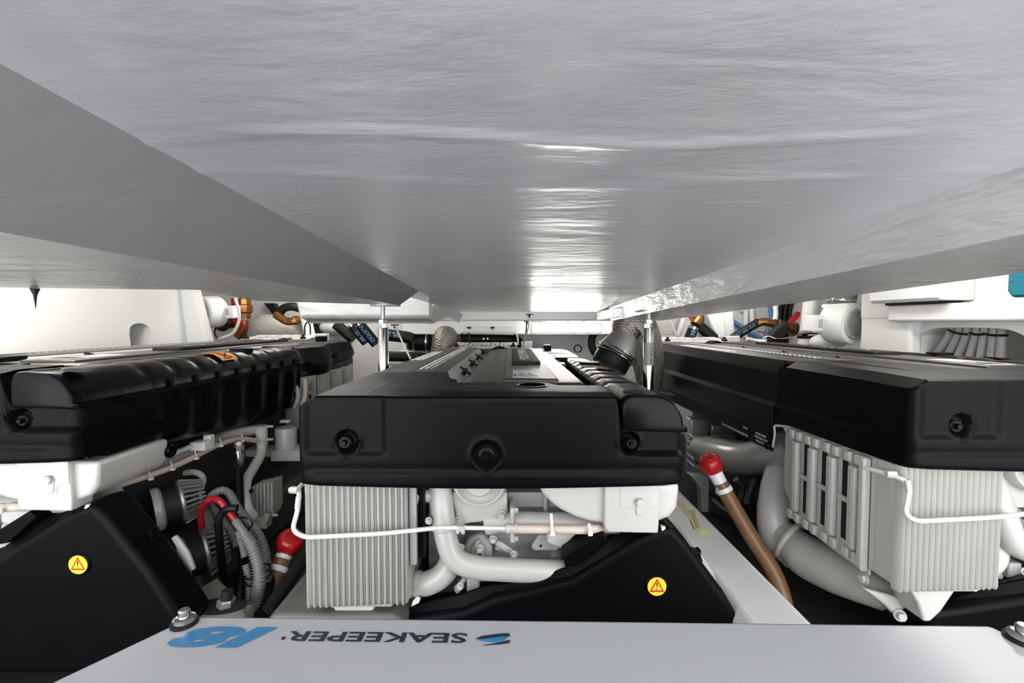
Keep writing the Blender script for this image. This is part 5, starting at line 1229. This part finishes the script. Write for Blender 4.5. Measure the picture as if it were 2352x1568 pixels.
# electrical cabinet, teal charger, cables through the cut-out
zt0 = R(2230, 686).z
ya_, yb_ = R(2055, 690).y, R(2232, 690).y
t = Thing('electrical_cabinet', 'white electrical cabinet standing over the starboard shelf', 'cabinet')
t.part('body', G().bb(XR - .16, XR + .02, yb_, ya_, zsh + .014, zsh + .40), M['gelcoat'], bevel=.014, seg=3)
t.part('door', G().bb(XR - .172, XR - .16, yb_ + .01, ya_ - .01, zsh + .026, zsh + .40), M['white'], bevel=.006)
t.part('foot', G().bb(XR - .10, XR, yb_ + .05, ya_ - .05, zsh, zsh + .016), M['rubber'])
t.done()
t = Thing('battery_charger', 'teal battery charger at the right edge above the shelf', 'charger')
q = onx(2312, 650, XR - .20); zc0 = onx(2330, 683, XR - .20).z
t.part('case', G().prism([(XR - .20, q.y, zc0 + .03), (XR - .20, q.y - .02, zc0), (XR - .20, q.y - .5, zc0), (XR - .20, q.y - .5, zc0 + .32), (XR - .20, q.y, zc0 + .32)], (.21, 0, 0)), M['teal'], bevel=.012, seg=3)
t.part('screw', G().lathe([(.005, 0), (.004, .004)], onx(2322, 644, XR - .202), (-1, 0, 0), 12), M['steel'])
t.part('mount_post', G().bb(XR - .06, XR - .03, q.y - .06, q.y - .04, zsh, zc0 + .01), M['white'])
t.done()
ends = [(2118, 812), (2150, 815), (2180, 818), (2212, 822), (2244, 826), (2272, 830), (2298, 834)]
tops = [(2186, 752), (2206, 752), (2226, 752), (2247, 752), (2266, 752), (2287, 752), (2306, 752)]
nth = ('leftmost', 'second from left', 'third from left', 'fourth from left', 'fifth from left', 'sixth from left', 'rightmost')
for i, (e, tq) in enumerate(zip(ends, tops)):
    X_ = XR + .075
    p0, p3 = onx(*tq, X_) + Vector((0, 0, .06)), onx(*e, X_) + Vector((0, 0, -.10))
    p1 = onx(tq[0] - 4, tq[1] + 16, X_); k = p3 - p1
    p2 = p1.lerp(p3, .55) + Vector((0, 0, -.02))
    single('grey_cable_conduit', G().tube(cr([p0, p1, p2, p3], 8), .0205, 16), M['conduit'], 'pale grey conduit in the starboard cut-out, ' + nth[i], 'conduit', 'conduits through the starboard cut-out', smooth=60)
for (a, b, c_2, d_2, lb) in ((2178, 757, 2222, 768, 'black cable tie on the left conduits of the cut-out'), (2228, 764, 2258, 768, 'black cable tie on the middle conduits of the cut-out'), (2258, 766, 2315, 770, 'black cable tie on the right conduits of the cut-out')):
    A, B = onx(a, b, XR + .050), onx(c_2, d_2, XR + .050); m_ = (A + B) / 2 + Vector((-.012, 0, -.004))
    single('cable_tie', G().tube(cr([A, m_, B], 5), .006, 8), M['rubber'], lb, 'cable tie', 'black cable ties', smooth=60)
single('cable_clip', G().rod(onx(2117, 805, XR + .05), onx(2119, 792, XR + .05), .010, 10).box(onx(2119, 791, XR + .05), (.02, .02, .014)), M['rubber'], 'small black clip at the left foot of the cut-out', 'clip')

t = Thing('wing_hook', 'small black hook under the port wing of the hatch', 'hook')
q = at(80, 662, 1.12)
t.part('plate', G().box(q + Vector((0, 0, .004)), (.045, .03, .004)), M['rubber'])
t.part('tip', G().lathe([(.010, 0), (.004, -.016), (.002, -.034), (.0005, -.05)], q, (0, 0, 1), 10), M['rubber'])
t.done()
